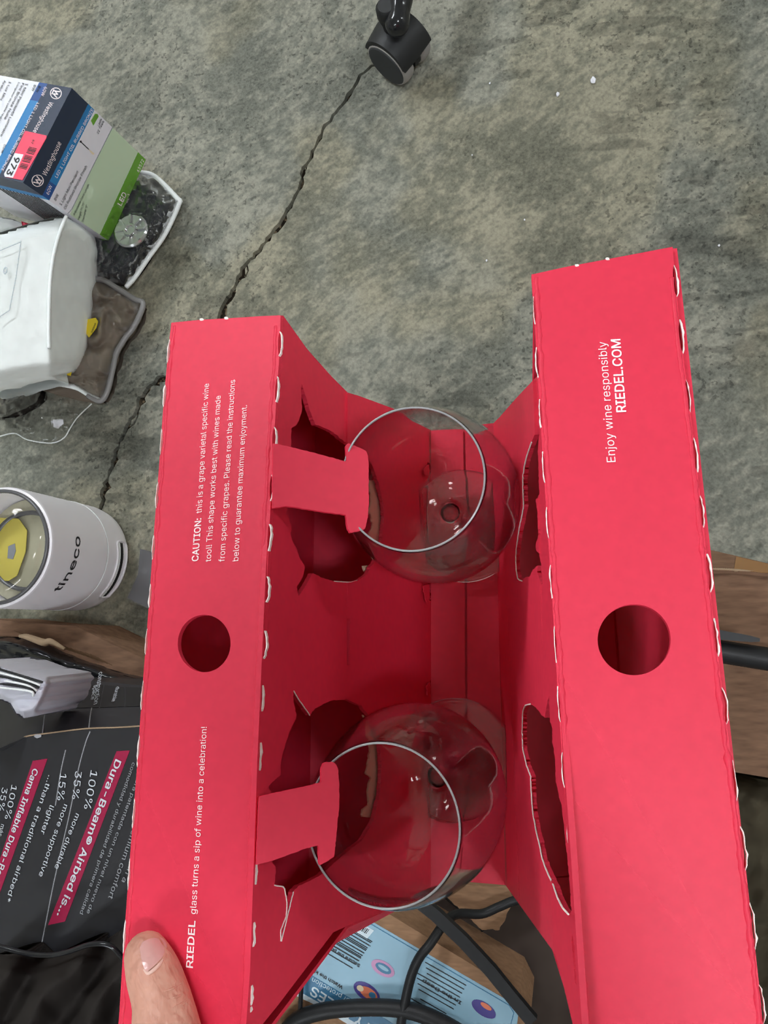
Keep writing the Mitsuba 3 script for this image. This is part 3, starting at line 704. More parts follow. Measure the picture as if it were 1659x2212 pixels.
for s in (-.026, .026):
    for a in np.linspace(math.radians(10), math.radians(165), 18):
        hood2.append(ctr + (axd * s + fwd * math.cos(a) * .034 + up * (math.sin(a) * .034 + .002)) * CS)
for a in np.linspace(math.radians(10), math.radians(165), 18):
    hood2.append(ctr + (fwd * math.cos(a) * .037 + up * (math.sin(a) * .037 + .004)) * CS)
put(cz + '__fork', hull([p for p in hood2]), 'mat_black_plastic', 30)
st = ctr + up * .040
put(cz + '__stem', tube([st, st + up * .022], .013, 24, sub=1), 'mat_black_plastic', 40)
e = fl(858, 50, .102)
lg = chain([[(e, .0165), (fl(861, 20, .104), .0160), (fl(872, -40, .112), .0180), (fl(905, -230, .13), .0225)]], .004, 8)
put(cz + '__leg', lg, 'mat_black_gloss', True)
put(cz + '__socket', lathe([(0, -.01), (.0135, -.01), (.0165, .004), (.0155, .016), (.012, .020), (0, .020)], st + up * .022, up, 32), 'mat_black_plastic', 40)

# ------------------------------------------------------------------ pendant lamp box
PB = thing('lamp_box', 'navy, white and green printed lamp carton with a pink price sticker', 'box')
zb = 0.045
B1, B2 = fl(315, 345, zb), fl(235, 520, zb)
def zfit(tp, b):
    best = min(np.linspace(.05, .4, 701), key=lambda z: np.linalg.norm(fl(*tp, z)[:2] - b[:2])); return best
zt = 0.5 * (zfit((155, 190), B1) + zfit((50, 395), B2))
T1, T2 = fl(155, 190, zt), fl(50, 395, zt)
T4, T3 = fl(-68, 151, zt), fl(-175, 340, zt)
B4, B3 = np.array([*T4[:2] + (B1 - T1)[:2], zb]), np.array([*T3[:2] + (B2 - T2)[:2], zb])
pB = Plane([T1, T2, (B1 + B2) / 2])
B1, B2 = pB.hit(315, 345), pB.hit(235, 520)
body = hull([T1, T2, T3, T4, B1, B2, B3, B4])
put(PB + '__body', body, 'mat_white_card')
pT = level(zt); pC = Plane([T2, T3, B2, B3])
def lerp2(a, b, t): return (a[0] + (b[0] - a[0]) * t, a[1] + (b[1] - a[1]) * t)
def bandB(v0, v1, col, u0=0.0, u1=1.0, lift=0.0004):
    # across the front face: u along the shared top edge, v from the top edge to the foot, in pixels
    L0, L1, R0, R1 = lerp2((50, 395), (235, 520), v0), lerp2((50, 395), (235, 520), v1), lerp2((155, 190), (315, 345), v0), lerp2((155, 190), (315, 345), v1)
    return put(PB + '__printed_band', sheet([lerp2(L0, R0, u0), lerp2(L0, R0, u1), lerp2(L1, R1, u1), lerp2(L1, R1, u0)], pB, 0.0006, lift), col)
bandB(0.0, .222, 'mat_navy'); bandB(.222, .305, 'mat_blue', .16, 1); bandB(.222, .305, 'mat_deep_blue', 0, .16); bandB(.305, .545, 'mat_lilac_card'); bandB(.545, .895, 'mat_pale_green'); bandB(.895, 1.0, 'mat_green')
def zz(x, y): return (x / 4.8794, 140 + y / 4.8794)
def lt(t, a, b, cap, pl, mat, bold=False, lift=0.0009): return lettering(PB + '__lettering', t, pl, zz(*a), zz(*b), cap / 4.88, mat, bold, lift)
lt('Westinghouse', (485, 1180), (648, 830), 62, pB, 'mat_white_print')
lt('LED 1 LIGHT OIL RUBBED BRONZE', (600, 1200), (985, 478), 36, pB, 'mat_white_print')
lt('60W', (512, 1378), (552, 1280), 44, pB, 'mat_white_print')
lt('8W', (588, 1440), (620, 1375), 34, pB, 'mat_ink')
lt('1 Light Mini Pendant', (645, 1490), (830, 1130), 33, pB, 'mat_ink')
lt('Oil Rubbed Bronze Finish', (690, 1530), (920, 1075), 33, pB, 'mat_ink')
lt('Adjustable Cord Length', (785, 1590), (943, 1265), 26, pB, 'mat_ink')
lt('Height 71.75"', (835, 1640), (895, 1450), 26, pB, 'mat_ink')
lt('Diameter 5"', (880, 1660), (925, 1480), 26, pB, 'mat_ink')
lt('LED', (1275, 1500), (1335, 1365), 66, pB, 'mat_white_print', True)
lt('63572', (1462, 1140), (1518, 1010), 40, pB, 'mat_white_print')
lt('Lasts', (1045, 655), (1075, 575), 28, pB, 'mat_ink')
lt('22 Years', (1035, 735), (1098, 600), 28, pB, 'mat_ink')
put(PB + '__printed_band', sheet([zz(960, 590), (zz(985, 640)), zz(1040, 545), zz(1030, 520), zz(1005, 515)], pB, .0004, .0008), 'mat_green')
put(PB + '__pendant_picture', sheet(LineString([zz(850, 810), zz(935, 890)]).buffer(0.9).union(Point(zz(852, 810)).buffer(2.2)), pB, .0004, .0008), 'mat_ink')
put(PB + '__pendant_picture', sheet([zz(930, 880), zz(940, 890), zz(995, 935), zz(985, 950), zz(965, 935)], pB, .0004, .0008), 'mat_kraft_print')
put(PB + '__printed_line', sheet(LineString([zz(1190, 655), zz(960, 1110), zz(760, 1520), zz(715, 1570)]).buffer(0.45), pB, .0004, .0009), 'mat_grey_ink')
def ring(px, pl, r, w): return sheet(Point(px).buffer(r).difference(Point(px).buffer(r - w)), pl, .0004, .0009)
def logo(px, pl, r, d):
    d = np.array(d); uu = np.array([d[1], -d[0]])
    put(PB + '__logo', ring(px, pl, r, r * .12), 'mat_white_print')
    wv = [(-.55, .45), (-.28, -.35), (0, .35), (.28, -.35), (.55, .45)]
    q = [tuple(np.array(px) + r * (d * a + uu * b)) for a, b in wv]
    put(PB + '__logo', sheet(LineString(q).buffer(r * .09).union(LineString([tuple(np.array(px) + r * (d * a - uu * .58)) for a in (-.4, .4)]).buffer(r * .08)), pl, .0004, .0009), 'mat_white_print')
logo(zz(398, 1222), pB, 13.0, unit((.5, -.86)))
# top face
E = lambda u, v: lerp2(lerp2((155, 190), (50, 395), u), lerp2((-68, 151), (-175, 340), u), v)
def bandT(v0, v1, col, u0=0, u1=1): put(PB + '__printed_band', sheet([E(u0, v0), E(u1, v0), E(u1, v1), E(u0, v1)], pT, .0006, .0004), col)
bandT(0, .235, 'mat_navy'); bandT(.235, .315, 'mat_blue', .19, 1); bandT(.235, .315, 'mat_deep_blue', 0, .19)
lt('Westinghouse', (525, 385), (345, 705), 58, pT, 'mat_white_print')
lt('LED 1 LIGHT OIL RUBBED BRONZE', (392, 395), (8, 1110), 34, pT, 'mat_white_print')
lt('60W', (470, 225), (430, 325), 40, pT, 'mat_white_print')
lt('1 Mini Pendentif Luminaire', (275, 190), (0, 750), 30, pT, 'mat_ink')
lt('Fini Bronze Huile', (235, 185), (40, 570), 30, pT, 'mat_ink')
lt('Longueur du cable reglable', (195, 180), (-40, 640), 20, pT, 'mat_ink')
lt('1 Luz Mini', (100, 170), (0, 370), 28, pT, 'mat_ink')
lt('Acabado', (45, 160), (-40, 320), 26, pT, 'mat_ink')
lt('8W', (410, 215), (375, 285), 30, pT, 'mat_ink')
lt('8W', (360, 205), (330, 275), 30, pT, 'mat_ink')
lt('Duree', (45, 835), (10, 930), 26, pT, 'mat_ink')
logo(zz(588, 300), pT, 12.5, unit((-.45, .86)))
stk = put(PB + '__price_sticker', sheet(Polygon([zz(275, 697), zz(490, 745), zz(487, 770), zz(235, 1215), zz(50, 1180), zz(45, 1160), zz(262, 700)]), pT, .0006, .0012), 'mat_hot_pink')
put(stk + '__white_patch', sheet([zz(155, 930), zz(248, 945), zz(135, 1190), zz(50, 1180), zz(42, 1150)], pT, .0004, .0016), 'mat_white_card')
lettering(stk + '__lettering', '973', pT, zz(165, 955), zz(62, 1150), 15, 'mat_ink', True, .0020)
lettering(stk + '__lettering', 'RT', pT, zz(345, 785), zz(325, 830), 5, 'mat_ink', False, .0020)
for i in range(16):
    if i in (5, 11): continue
    t = i / 15.0
    a = np.array(zz(305, 865)) * (1 - t) + np.array(zz(200, 1080)) * t
    b = np.array(zz(385, 885)) * (1 - t) + np.array(zz(275, 1100)) * t
    put(stk + '__barcode_bar', sheet(LineString([a, b]).buffer(0.5 + 0.5 * ((i * 7) % 3) / 2, cap_style=2), pT, .0003, .0018), 'mat_ink')
# ribbed side
def bandC(v0, v1, col):
    L0, L1 = lerp2((50, 395), (235, 520), v0), lerp2((50, 395), (235, 520), v1)
    put(PB + '__printed_band', sheet([L0, L1, (L1[0] - 210, L1[1] - 52), (L0[0] - 210, L0[1] - 52)], pC, .0005, .0003), col)
    # the bands run with the height, so they follow the upright edge
bandC(0.0, .22, 'mat_navy'); bandC(.22, .30, 'mat_blue')
for i in range(12):
    a = fl(0, 402 + 0, zt)
    t = 0.12 + i * 0.07
    p0 = lerp2((-20, 384), (150, 500), 0.05); d0 = lerp2((48, 398), (-60, 372), t)
    put(PB + '__text_line', sheet(LineString([(d0[0] + 46, d0[1] + 32), (d0[0] + 150, d0[1] + 102)]).buffer(0.55), pC, .0003, .0009), 'mat_ink')

# ------------------------------------------------------------------ dark sheet set in a clear pack under the lamp box
SP = thing('bedding_pack', 'dark bedding in a clear plastic pack partly under the lamp carton', 'bedding')
pk = [(150, 330), (300, 372), (335, 380), (383, 428), (386, 440), (355, 505), (290, 600), (270, 620), (215, 610), (140, 560)]
def crumple(x, y, a, f): return a * (meshkit.fbm(np.array([x * f, y * f, 3.1]), 3, 5) - .5)
put(SP + '__folded_cloth', lump(Polygon(pk).buffer(-5), lambda x, y, d: .012 + .028 * min(1, d / 30) ** .6 + crumple(x, y, .012, .03), 0.0, 7), 'mat_navy_cloth', True)
def film(poly, z, amp, f, step=5):
    def zf(x, y, d):
        n = meshkit.fbm(np.array([x * f, y * f, 1.3]), 4, 9)
        ridge = 1 - abs(2 * meshkit.noise(np.array([x * f * 1.4, y * f * 1.4, 7.7]), 4) - 1)
        return z + amp * (n - .5) + amp * .9 * ridge ** 3 * min(1, d / 12)
    return zf
def open_film(poly, zf, step=6):
    m = lump(poly, zf, 0.0, step)
    n = int(LineString(Polygon(poly).exterior.coords).length / step)
    N = (m.vertices[:, 2] > 1e-6).sum()
    keep = (m.vertices[m.faces][:, :, 2] > 1e-6).all(1)
    m.update_faces(keep); m.remove_unreferenced_vertices()
    if m.face_normals[:, 2].mean() < 0: m.invert()
    return m
put(SP + '__clear_film', open_film(pk, lambda x, y, d: .018 + .034 * min(1, d / 30) ** .6 + film(pk, 0, .016, .06)(x, y, d), 3.5), 'mat_clear_film', 25)
seam = [(303, 372), (335, 381), (383, 428), (387, 440), (357, 505), (322, 555), (291, 600), (272, 621)]
put(SP + '__welded_seam', tube([fl(x, y, .022) for x, y in seam], .0035, 8), 'mat_piping', True)
dk = fl(284, 500, .052)
pr = [(0, .004), (.005, .004), (.0065, .007), (.009, .007), (.011, .003), (.024, .0045), (.0265, .002), (.0265, 0), (0, 0)]
put(SP + '__round_clasp', lathe(pr, dk, (0.05, .05, 1), 48), 'mat_silver', 40)
for i in range(8):
    a = i * math.pi / 4
    put(SP + '__clasp_rib', hull([dk + np.array([math.cos(a + s) * rr, math.sin(a + s) * rr, h]) for rr in (.011, .024) for s in (-.07, .07) for h in (.003, .0065)]), 'mat_silver')

# ------------------------------------------------------------------ white cushion bag
WB = thing('pillow_bag', 'plump white fabric bag with piped seam on the taupe pack', 'bag')
outl = [(-60, 520), (0, 502), (60, 484), (110, 470), (146, 466), (178, 480), (207, 502), (226, 540), (226, 580), (221, 630), (215, 690), (205, 740), (192, 775), (176, 795), (158, 806), (110, 812), (60, 818), (0, 829), (-60, 838)]
seam_px = [(143, 467), (128, 505), (116, 550), (109, 600), (106, 660), (105, 720), (106, 752)]
sl = LineString([(150, 440)] + seam_px + [(108, 840)])
def white_z(x, y, d):
    s = sl.distance(Point(x, y)); right = x > np.interp(y, [467, 505, 550, 600, 660, 720, 752, 830], [143, 128, 116, 109, 106, 105, 106, 108])
    z = .165 - (.0012 * s if right else -0.00015 * s)
    e = max(0.0, 1 - d / 34.0)
    return z - .060 * e ** 2.2 + crumple(x, y, .012, .014) + crumple(x, y, .004, .05)
put(WB + '__cover', lump(outl, white_z, .062, 7), 'mat_white_fabric', True)
put(WB + '__piping', tube([fl(x, y, white_z(x, y, 40 if i else 22) + .001) for i, (x, y) in enumerate(seam_px)], .0024, 8), 'mat_piping', True)
pW = Plane([fl(x, y, white_z(x, y, 99)) for x, y in ((0, 560), (70, 540), (20, 680), (60, 640))])
put(WB + '__faint_print', sheet(LineString([(45, 520), (34, 600), (20, 670), (-10, 690)]).buffer(.5).union(LineString([(-10, 545), (45, 522)]).buffer(.5)), pW, .001, .0075), 'mat_faint_print')
put(WB + '__faint_print', sheet(ell(11, 584, 4, 8, 24, .2).difference(ell(11, 584, 2.2, 5, 24, .2)), pW, .001, .0075), 'mat_faint_print')
# white cloth with red strip behind it
k = thing('white_cloth', 'small white cloth with a red strip behind the white bag', 'cloth')
put(k + '__fabric', lump([(-40, 466), (0, 468), (30, 474), (52, 484), (62, 492), (40, 500), (0, 512), (-40, 520)], lambda x, y, d: .10 + .012 * min(1, d / 14) + crumple(x, y, .01, .05), .0, 5), 'mat_white_fabric', True)
put(k + '__red_strip', lump([(46, 478), (72, 486), (80, 500), (50, 498)], lambda x, y, d: .112 + .006 * min(1, d / 8), .05, 4), 'mat_hot_pink', True)

# ------------------------------------------------------------------ taupe bedding in zipped bag
TP = thing('bedding_pack', 'taupe bedding in a clear bag with grey piped edges and yellow stickers', 'bedding')
tp = [(120, 620), (205, 602), (225, 606), (252, 622), (290, 646), (309, 655), (300, 685), (285, 712), (272, 728), (252, 762), (243, 800), (232, 845), (217, 866), (190, 855), (160, 838), (100, 826), (90, 760)]
def taupe_z(x, y, d):
    w = math.sin(y * .085 + 1.5 * meshkit.noise(np.array([x * .03, y * .03, 0]), 2) * 6)
    return .022 + .026 * min(1, d / 26) ** .6 + .0065 * w * min(1, d / 20) + crumple(x, y, .014, .05)
put(TP + '__folded_cloth', lump(Polygon(tp).buffer(-4), taupe_z, 0.0, 5), 'mat_taupe', True)
put(TP + '__clear_film', open_film(tp, lambda x, y, d: taupe_z(x, y, d) + .004 + film(tp, 0, .008, .06)(x, y, d), 3.5), 'mat_clear_film', 25)
put(TP + '__piping', tube([fl(x, y, .03) for x, y in tp[1:14]], .0042, 8), 'mat_grey_binding', True)
put(TP + '__piping', tube([fl(x, y, .03) for x, y in [(217, 866), (190, 852), (165, 838), (130, 830), (95, 826)]], .0036, 8), 'mat_piping', True)
put(TP + '__side_wall', skirt([(90, 826), (130, 831), (165, 839), (217, 867), (170, 862), (110, 848), (88, 840)], .016), 'mat_taupe')
pY = level(.060)
s1 = put(TP + '__yellow_sticker', sheet(Polygon([(190, 690), (206, 687), (211, 694), (207, 708), (192, 728), (186, 720)]).buffer(.6), pY, .0008), 'mat_yellow')
lettering(s1 + '__lettering', 'WARNING', pY, (205, 697), (196, 718), 4, 'mat_ink', False, .0006)
s2 = put(TP + '__yellow_sticker', sheet([(133, 803), (155, 800), (152, 812), (138, 809)], pY, .0008), 'mat_yellow')

# ------------------------------------------------------------------ clear film bags on the floor
k = thing('plastic_bag', 'crumpled clear plastic bag lying flat on the concrete with a paper scrap', 'bag')
pbx = [(-20, 870), (40, 868), (90, 850), (150, 848), (198, 872), (186, 885), (165, 905), (152, 925), (140, 945), (110, 958), (60, 952), (32, 938), (0, 950), (-20, 950)]
put(k + '__film', open_film(pbx, lambda x, y, d: .004 + .016 * min(1, d / 25) + film(pbx, 0, .024, .05)(x, y, d) * min(1, d / 10), 3.5), 'mat_clear_film', 25)
put(k + '__hem', tube([fl(x, y, .004) for x, y in [(-20, 945), (0, 942), (32, 936), (60, 950), (110, 957), (138, 946), (152, 924), (167, 902), (198, 872)]], .0011, 6), 'mat_piping', True)
put(k + '__paper_scrap', sheet(jag([(112, 912), (118, 905), (136, 906), (137, 915), (124, 926), (116, 922)], .8, 5, 2), level(.026), .001), 'mat_white_card')
k = thing('wrapped_bundle', 'dark bundle wrapped in shiny clear plastic beside the taupe pack', 'bundle')
db = [(-20, 838), (20, 828), (60, 826), (85, 838), (89, 852), (80, 870), (50, 885), (15, 900), (-20, 905)]
put(k + '__contents', lump(Polygon(db).buffer(-3), lambda x, y, d: .02 + .05 * min(1, d / 25) ** .6 + crumple(x, y, .02, .04), 0, 5), 'mat_dark_bag', True)
put(k + '__film', open_film(db, lambda x, y, d: .026 + .054 * min(1, d / 25) ** .6 + film(db, 0, .020, .07)(x, y, d), 3.5), 'mat_clear_film', 25)

# ------------------------------------------------------------------ white floor-washer tank
VC = thing('washer_tank', 'white cylindrical appliance tank with a clear lid and slotted grip', 'appliance')
vb = fl(183, 1206, 0); R = 0.0685
R = np.linalg.norm((fl(183, 1318, 0) - fl(183, 1094, 0))[:2]) / 2
UP = np.array([0, 0, 1.0])
hT = .178
put(VC + '__shell', lathe([(R - .012, .0), (R - .005, .002), (R - .0015, .008), (R, .02), (R, .0575), (R - .0012, .0582), (R - .0012, .0594), (R, .060), (R * 1.0, hT - .004), (R - .0012, hT - .001), (R - .004, hT), (R - .006, hT - .002), (R - .006, .012), (0, .012)], vb, UP, 96), 'mat_white_plastic', 35)
put(VC + '__seam_line', lathe([(R + .0003, .0578), (R + .0006, .0585), (R + .0003, .0592), (R - .001, .0585)], vb, UP, 96, closed=True), 'mat_piping', True)
put(VC + '__rim', lathe([(R - .0042, hT - .001), (R - .0042, hT + .0025), (R - .0075, hT + .0035), (R - .009, hT + .001), (R - .007, hT - .003)], vb, UP, 96, closed=True), 'mat_grey_plastic', True)
put(VC + '__clear_lid', lathe([(R - .007, hT + .002), (R - .010, hT + .010), (R - .022, hT + .016), (R * .4, hT + .019), (0, hT + .020)], vb, UP, 72), 'mat_clear_film', True)
put(VC + '__inner_floor', lathe([(0, hT - .055), (R - .008, hT - .055), (R - .008, hT - .060), (0, hT - .060)], vb, UP, 72), 'mat_tank_floor', 30)
put(VC + '__inner_ring', lathe([(R * .62, hT - .054), (R * .66, hT - .044), (R * .70, hT - .054)], vb, UP, 72), 'mat_grey_plastic', True)
py_ = level(hT - .050)
put(VC + '__yellow_label', sheet(Polygon([(-60, 1124), (36, 1128), (50, 1148), (47, 1190), (30, 1238), (16, 1247), (-60, 1234)]).buffer(8), py_, .001), 'mat_olive_yellow')
put(VC + '__label_mark', sheet([(18, 1180), (32, 1174), (34, 1190), (28, 1208), (16, 1206)], py_, .0005, .0007), 'mat_grey_ink')
# printed name, bent round the shell
tmesh = meshkit.text_mesh('tineco', 1.0, .1)
tv = np.array(tmesh.vertices); wv = tv[:, 0].max()
def on_cyl(px, py):
    d = RW @ ray(px, py); ox, oy = (EYE - vb)[:2]; a = d[0] ** 2 + d[1] ** 2; b = 2 * (ox * d[0] + oy * d[1]); c_ = ox * ox + oy * oy - R * R
    t = (-b - math.sqrt(b * b - 4 * a * c_)) / (2 * a)
    p = EYE + d * t - vb
    return math.atan2(p[1], p[0]), p[2]
(a0, z0), (a1, z1) = on_cyl(126, 1277), on_cyl(172, 1160)
ang = a0 + (a1 - a0) * tv[:, 0] / wv
hgt = z0 + (z1 - z0) * tv[:, 0] / wv + tv[:, 1] * .0118
rad = R + .0002 + .0006 * (tv[:, 2] / .1)
put(VC + '__lettering', trimesh.Trimesh(np.stack([vb[0] + rad * np.cos(ang), vb[1] + rad * np.sin(ang), hgt], 1), tmesh.faces, process=False), 'mat_ink')
# grip: recess lip and dark slot
(ga, gz), (gb, gz2) = on_cyl(228, 1288), on_cyl(256, 1172)
def bent(a0, a1, z0, z1, r0, r1, n=24):
    aa = np.linspace(a0, a1, n)
    v, f = [], []
    for a in aa:
        for rr, z in ((r0, z0), (r1, z0), (r1, z1), (r0, z1)): v.append([vb[0] + rr * math.cos(a), vb[1] + rr * math.sin(a), z])
    for i in range(n - 1):
        for q in range(4):
            p, s = i * 4 + q, i * 4 + (q + 1) % 4
            f += [[p, s, p + 4], [s, s + 4, p + 4]]
    f += [[0, 2, 1], [0, 3, 2], [n * 4 - 4, n * 4 - 3, n * 4 - 2], [n * 4 - 4, n * 4 - 2, n * 4 - 1]]
    return trimesh.Trimesh(v, f, process=False)
zc = (gz + gz2) / 2
lip = [(np.array([vb[0] + (R + .0006) * math.cos(a), vb[1] + (R + .0006) * math.sin(a), z])) for a, z in [(ga, zc - .012), (ga - .0 + (gb - ga) * .25, zc - .013), ((ga + gb) / 2, zc - .013), (ga + (gb - ga) * .75, zc - .013), (gb, zc - .012), (gb, zc + .008), (ga + (gb - ga) * .75, zc + .009), ((ga + gb) / 2, zc + .009), (ga + (gb - ga) * .25, zc + .009), (ga, zc + .008), (ga, zc - .012)]]
put(VC + '__grip_lip', tube(lip, .0016, 8), 'mat_white_plastic', True)
put(VC + '__grip_slot', bent(ga, gb, zc - .004, zc + .0035, R - .003, R + .0008), 'mat_black_plastic', 30)
put(VC + '__grip_tongue', bent(ga, gb, zc + .0035, zc + .0085, R - .003, R + .0014), 'mat_piping', 30)
k = thing('plastic_tray', 'small clear and dark plastic tray at the foot of the white tank', 'tray')
tb = [(300, 1182), (345, 1195), (345, 1325), (285, 1300), (272, 1292), (295, 1240)]
put(k + '__base', skirt(Polygon(tb).buffer(-3), .012), 'mat_grey_plastic')
put(k + '__clear_cover', skirt(tb, .022, .013), 'mat_clear_film')
k = thing('clear_wrapper', 'sheet of clear wrapping film lying behind the white tank', 'wrapper')
wr = [(250, 1100), (300, 1115), (350, 1140), (350, 1180), (312, 1190), (290, 1150)]
put_as(k, open_film(wr, lambda x, y, d: .004 + film(wr, 0, .012, .06)(x, y, d) * min(1, d / 8) + .006 * min(1, d / 10), 4), 'mat_clear_film', True)

# ------------------------------------------------------------------ left pile: brown carton, black wrap, pale bundle, airbed box
k = thing('brown_carton', 'flat brown cardboard carton with printed lines beside the white tank', 'carton')
bc = [(-30, 1336), (60, 1346), (165, 1353), (240, 1390), (322, 1428), (322, 1470), (220, 1440), (130, 1408), (40, 1376), (-30, 1374)]
put(k + '__body', skirt(bc, .10), 'mat_cardboard_brown')
pk_ = level(.1)
for i in range(16):
    x0 = 30 + i * 11; y0 = 1362 + i * 3.4
    put(k + '__text_line', sheet(LineString([(x0, y0), (x0 + 62 - i, y0 + 24)]).buffer(.5), pk_, .0003, .0004), 'mat_flute')
k = thing('black_wrap', 'crumpled glossy black plastic wrap between brown carton and airbed box', 'wrap')
bw = [(-30, 1376), (38, 1378), (60, 1374), (130, 1410), (220, 1443), (322, 1474), (322, 1492), (200, 1478), (118, 1470), (60, 1450), (-30, 1428)]
put(k + '__sheet', lump(bw, lambda x, y, d: .11 + .02 * min(1, d / 12) + crumple(x * .4 + y, y * 2.5 - x, .05, .02), 0, 5), 'mat_black_gloss', True)
put(k + '__pale_fold', tube([fl(x, y, .135) for x, y in [(42, 1374), (60, 1376), (95, 1388), (110, 1386), (140, 1402)]], [.002, .004, .005, .004, .002], 8), 'mat_kraft', True)
k = thing('wrapped_bundle', 'pale grey plastic wrapped bundle on top of the black airbed box', 'bundle')
sb_ = [(-30, 1425), (20, 1437), (60, 1450), (105, 1462), (113, 1476), (100, 1505), (80, 1545), (50, 1552), (34, 1542), (20, 1520), (-30, 1498)]
put(k + '__sheath', lump(sb_, lambda x, y, d: .318 + .016 * min(1, d / 10) + crumple(x * .5 + y * 1.2, y * 2, .02, .03), .25, 4), 'mat_lavender_film', True)
for i in range(6):
    put(k + '__crease', tube([fl(-20 + i * 4, 1440 + i * 9, .338), fl(40 + i * 5, 1458 + i * 7, .341), fl(92 - i * 4, 1474 + i * 6, .337)], .0012, 6), 'mat_piping' if i % 2 else 'mat_black_plastic', True)
AB = thing('airbed_box', 'large black printed airbed box with magenta title bars and white lettering', 'box')
zA = .30
pA = level(zA)
face = Polygon([(-40, 1632), (0, 1616), (60, 1590), (190, 1576), (335, 1566), (335, 2240), (-40, 2240)])
put(AB + '__body', skirt(face, zA), 'mat_airbed')
pU = Plane([fl(60, 1590, zA), fl(300, 1569, zA), fl(250, 1470, zA - .12)])
flap = Polygon([(-40, 1632), (0, 1616), (60, 1590), (190, 1576), (335, 1566), (335, 1484), (200, 1470), (110, 1462), (60, 1470), (-40, 1520)])
put(AB + '__end_face', skirt(flap, pU, 0.0), 'mat_airbed')
put(AB + '__black_panel', sheet([(172, 1480), (222, 1480), (213, 1528), (160, 1529)], pU, .0006, .0005), 'mat_airbed_black')
put(AB + '__black_panel', sheet([(226, 1480), (268, 1484), (268, 1526), (216, 1528)], pU, .0006, .0005), 'mat_airbed_black')
put(AB + '__black_panel', sheet([(271, 1484), (335, 1486), (335, 1524), (271, 1526)], pU, .0006, .0005), 'mat_airbed_black')
put(AB + '__white_rule', tube([pU.hit(x, y, .0006) for x, y in [(150, 1468), (166, 1476), (167, 1486), (158, 1510), (150, 1529)]], .0009, 6), 'mat_dim_ink', True)
put(AB + '__edge_fold', tube([fl(x, y, zA + .0005) for x, y in [(-40, 1632), (0, 1616), (40, 1599), (60, 1590), (110, 1583), (165, 1576), (200, 1573), (260, 1571), (335, 1566)]], .0008, 6), 'mat_kraft', True)
put(AB + '__torn_patch', sheet(jag([(74, 1587), (88, 1585), (90, 1591), (82, 1595), (74, 1593)], .6, 4, 1), pA, .0006, .0012), 'mat_dim_ink')
for pts in ([(195, 1580), (186, 1602), (170, 1660), (150, 1760), (118, 1900), (100, 1990), (86, 2060)], [(142, 1620), (132, 1665), (120, 1740)], [(205, 1500), (196, 1540), (192, 1575)], [(100, 1510), (96, 1550), (92, 1584)]):
    put(AB + '__worn_crease', tube([(pU if y < 1576 else pA).hit(x, y, -.0002) for x, y in pts], .0007, 6), 'mat_dim_ink', True)
def la(t, a, b, cap, mat='mat_pale_ink', bold=False, pl=None, lift=.0012): lettering(AB + '__lettering', t, pl or pA, (a[0] / 5.0273, 1560 + a[1] / 5.0273), (b[0] / 5.0273, 1560 + b[1] / 5.0273), cap / 5.03, mat, bold, lift)
def ba(pts): put(AB + '__title_bar', sheet([(x / 5.0273, 1560 + y / 5.0273) for x, y in pts], pA, .0006, .0006), 'mat_magenta')
ba([(1265, 315), (1408, 308), (705, 2165), (520, 2205)])
ba([(355, 420), (515, 395), (-40, 1960), (-160, 1960)])
la('Dura-Beam\u00ae Airbed is...', (1262, 385), (618, 2095), 74, bold=True)
la('100%', (990, 505), (912, 935), 84, bold=False); la('35%', (820, 520), (782, 830), 80); la('15%', (655, 540), (622, 845), 80)
la('more durable', (828, 980), (592, 1580), 56); la('more supportive', (700, 880), (420, 1665), 56); la('lighter', (545, 890), (440, 1205), 56)
la('...than a traditional airbed*', (530, 565), (62, 1935), 56)
la('Cama Inflable Dura-Beam', (365, 490), (-95, 1800), 66, bold=True)
la('100%', (130, 665), (52, 1045), 70); la('35%', (25, 700), (-20, 960), 70); la('m\u00e1s', (15, 1100), (-20, 1230), 50)
la('comodidad y durabilidad de primera calidad', (1440, 430), (868, 2075), 40, 'mat_dim_ink')
la('fibra patentada con un nivel nuevo de', (1500, 560), (940, 2070), 40, 'mat_dim_ink')
la('premium comfort', (1470, 1060), (1175, 1905), 56, 'mat_dim_ink')
la('with a', (1455, 1440), (1320, 1725), 52, 'mat_dim_ink')
lettering(AB + '__lettering', 'construction', pU, (214, 1452), (202, 1522), 9, 'mat_pale_ink', False, .0014)
lettering(AB + '__lettering', 'space', pU, (203, 1480), (196, 1512), 8, 'mat_pale_ink', False, .0014)
lettering(AB + '__lettering', 'durable', pU, (251, 1484), (241, 1516), 8, 'mat_pale_ink', False, .0014)

k = thing('black_bag', 'black fabric bag with deep folds lying over the airbed box corner', 'bag')
bb = [(-40, 2062), (0, 2062), (60, 2072), (115, 2062), (160, 2046), (215, 2038), (275, 2000), (420, 1990), (420, 2300), (-40, 2300)]
def bag_z(x, y, d):
    t = (x * .85 + y * .53) * .028
    return .315 + .03 * min(1, d / 30) + .02 * math.sin(t * 2.2 + 2 * meshkit.noise(np.array([x * .012, y * .012, 0]), 3)) + crumple(x, y, .02, .02)
put_as(k, lump(bb, bag_z, .301, 8), 'mat_dark_bag', True)
k = put('black_cable', tube([fl(x, y, z) for x, y, z in [(-30, 2038, .352), (0, 2045, .352), (60, 2060, .352), (110, 2063, .354), (150, 2055, .36), (195, 2040, .365), (235, 2042, .365), (262, 2066, .36), (300, 2110, .35)]], .0022, 10), 'mat_black_gloss', True)
tag(k, 'glossy black cable lying across the black fabric bag', 'cable')

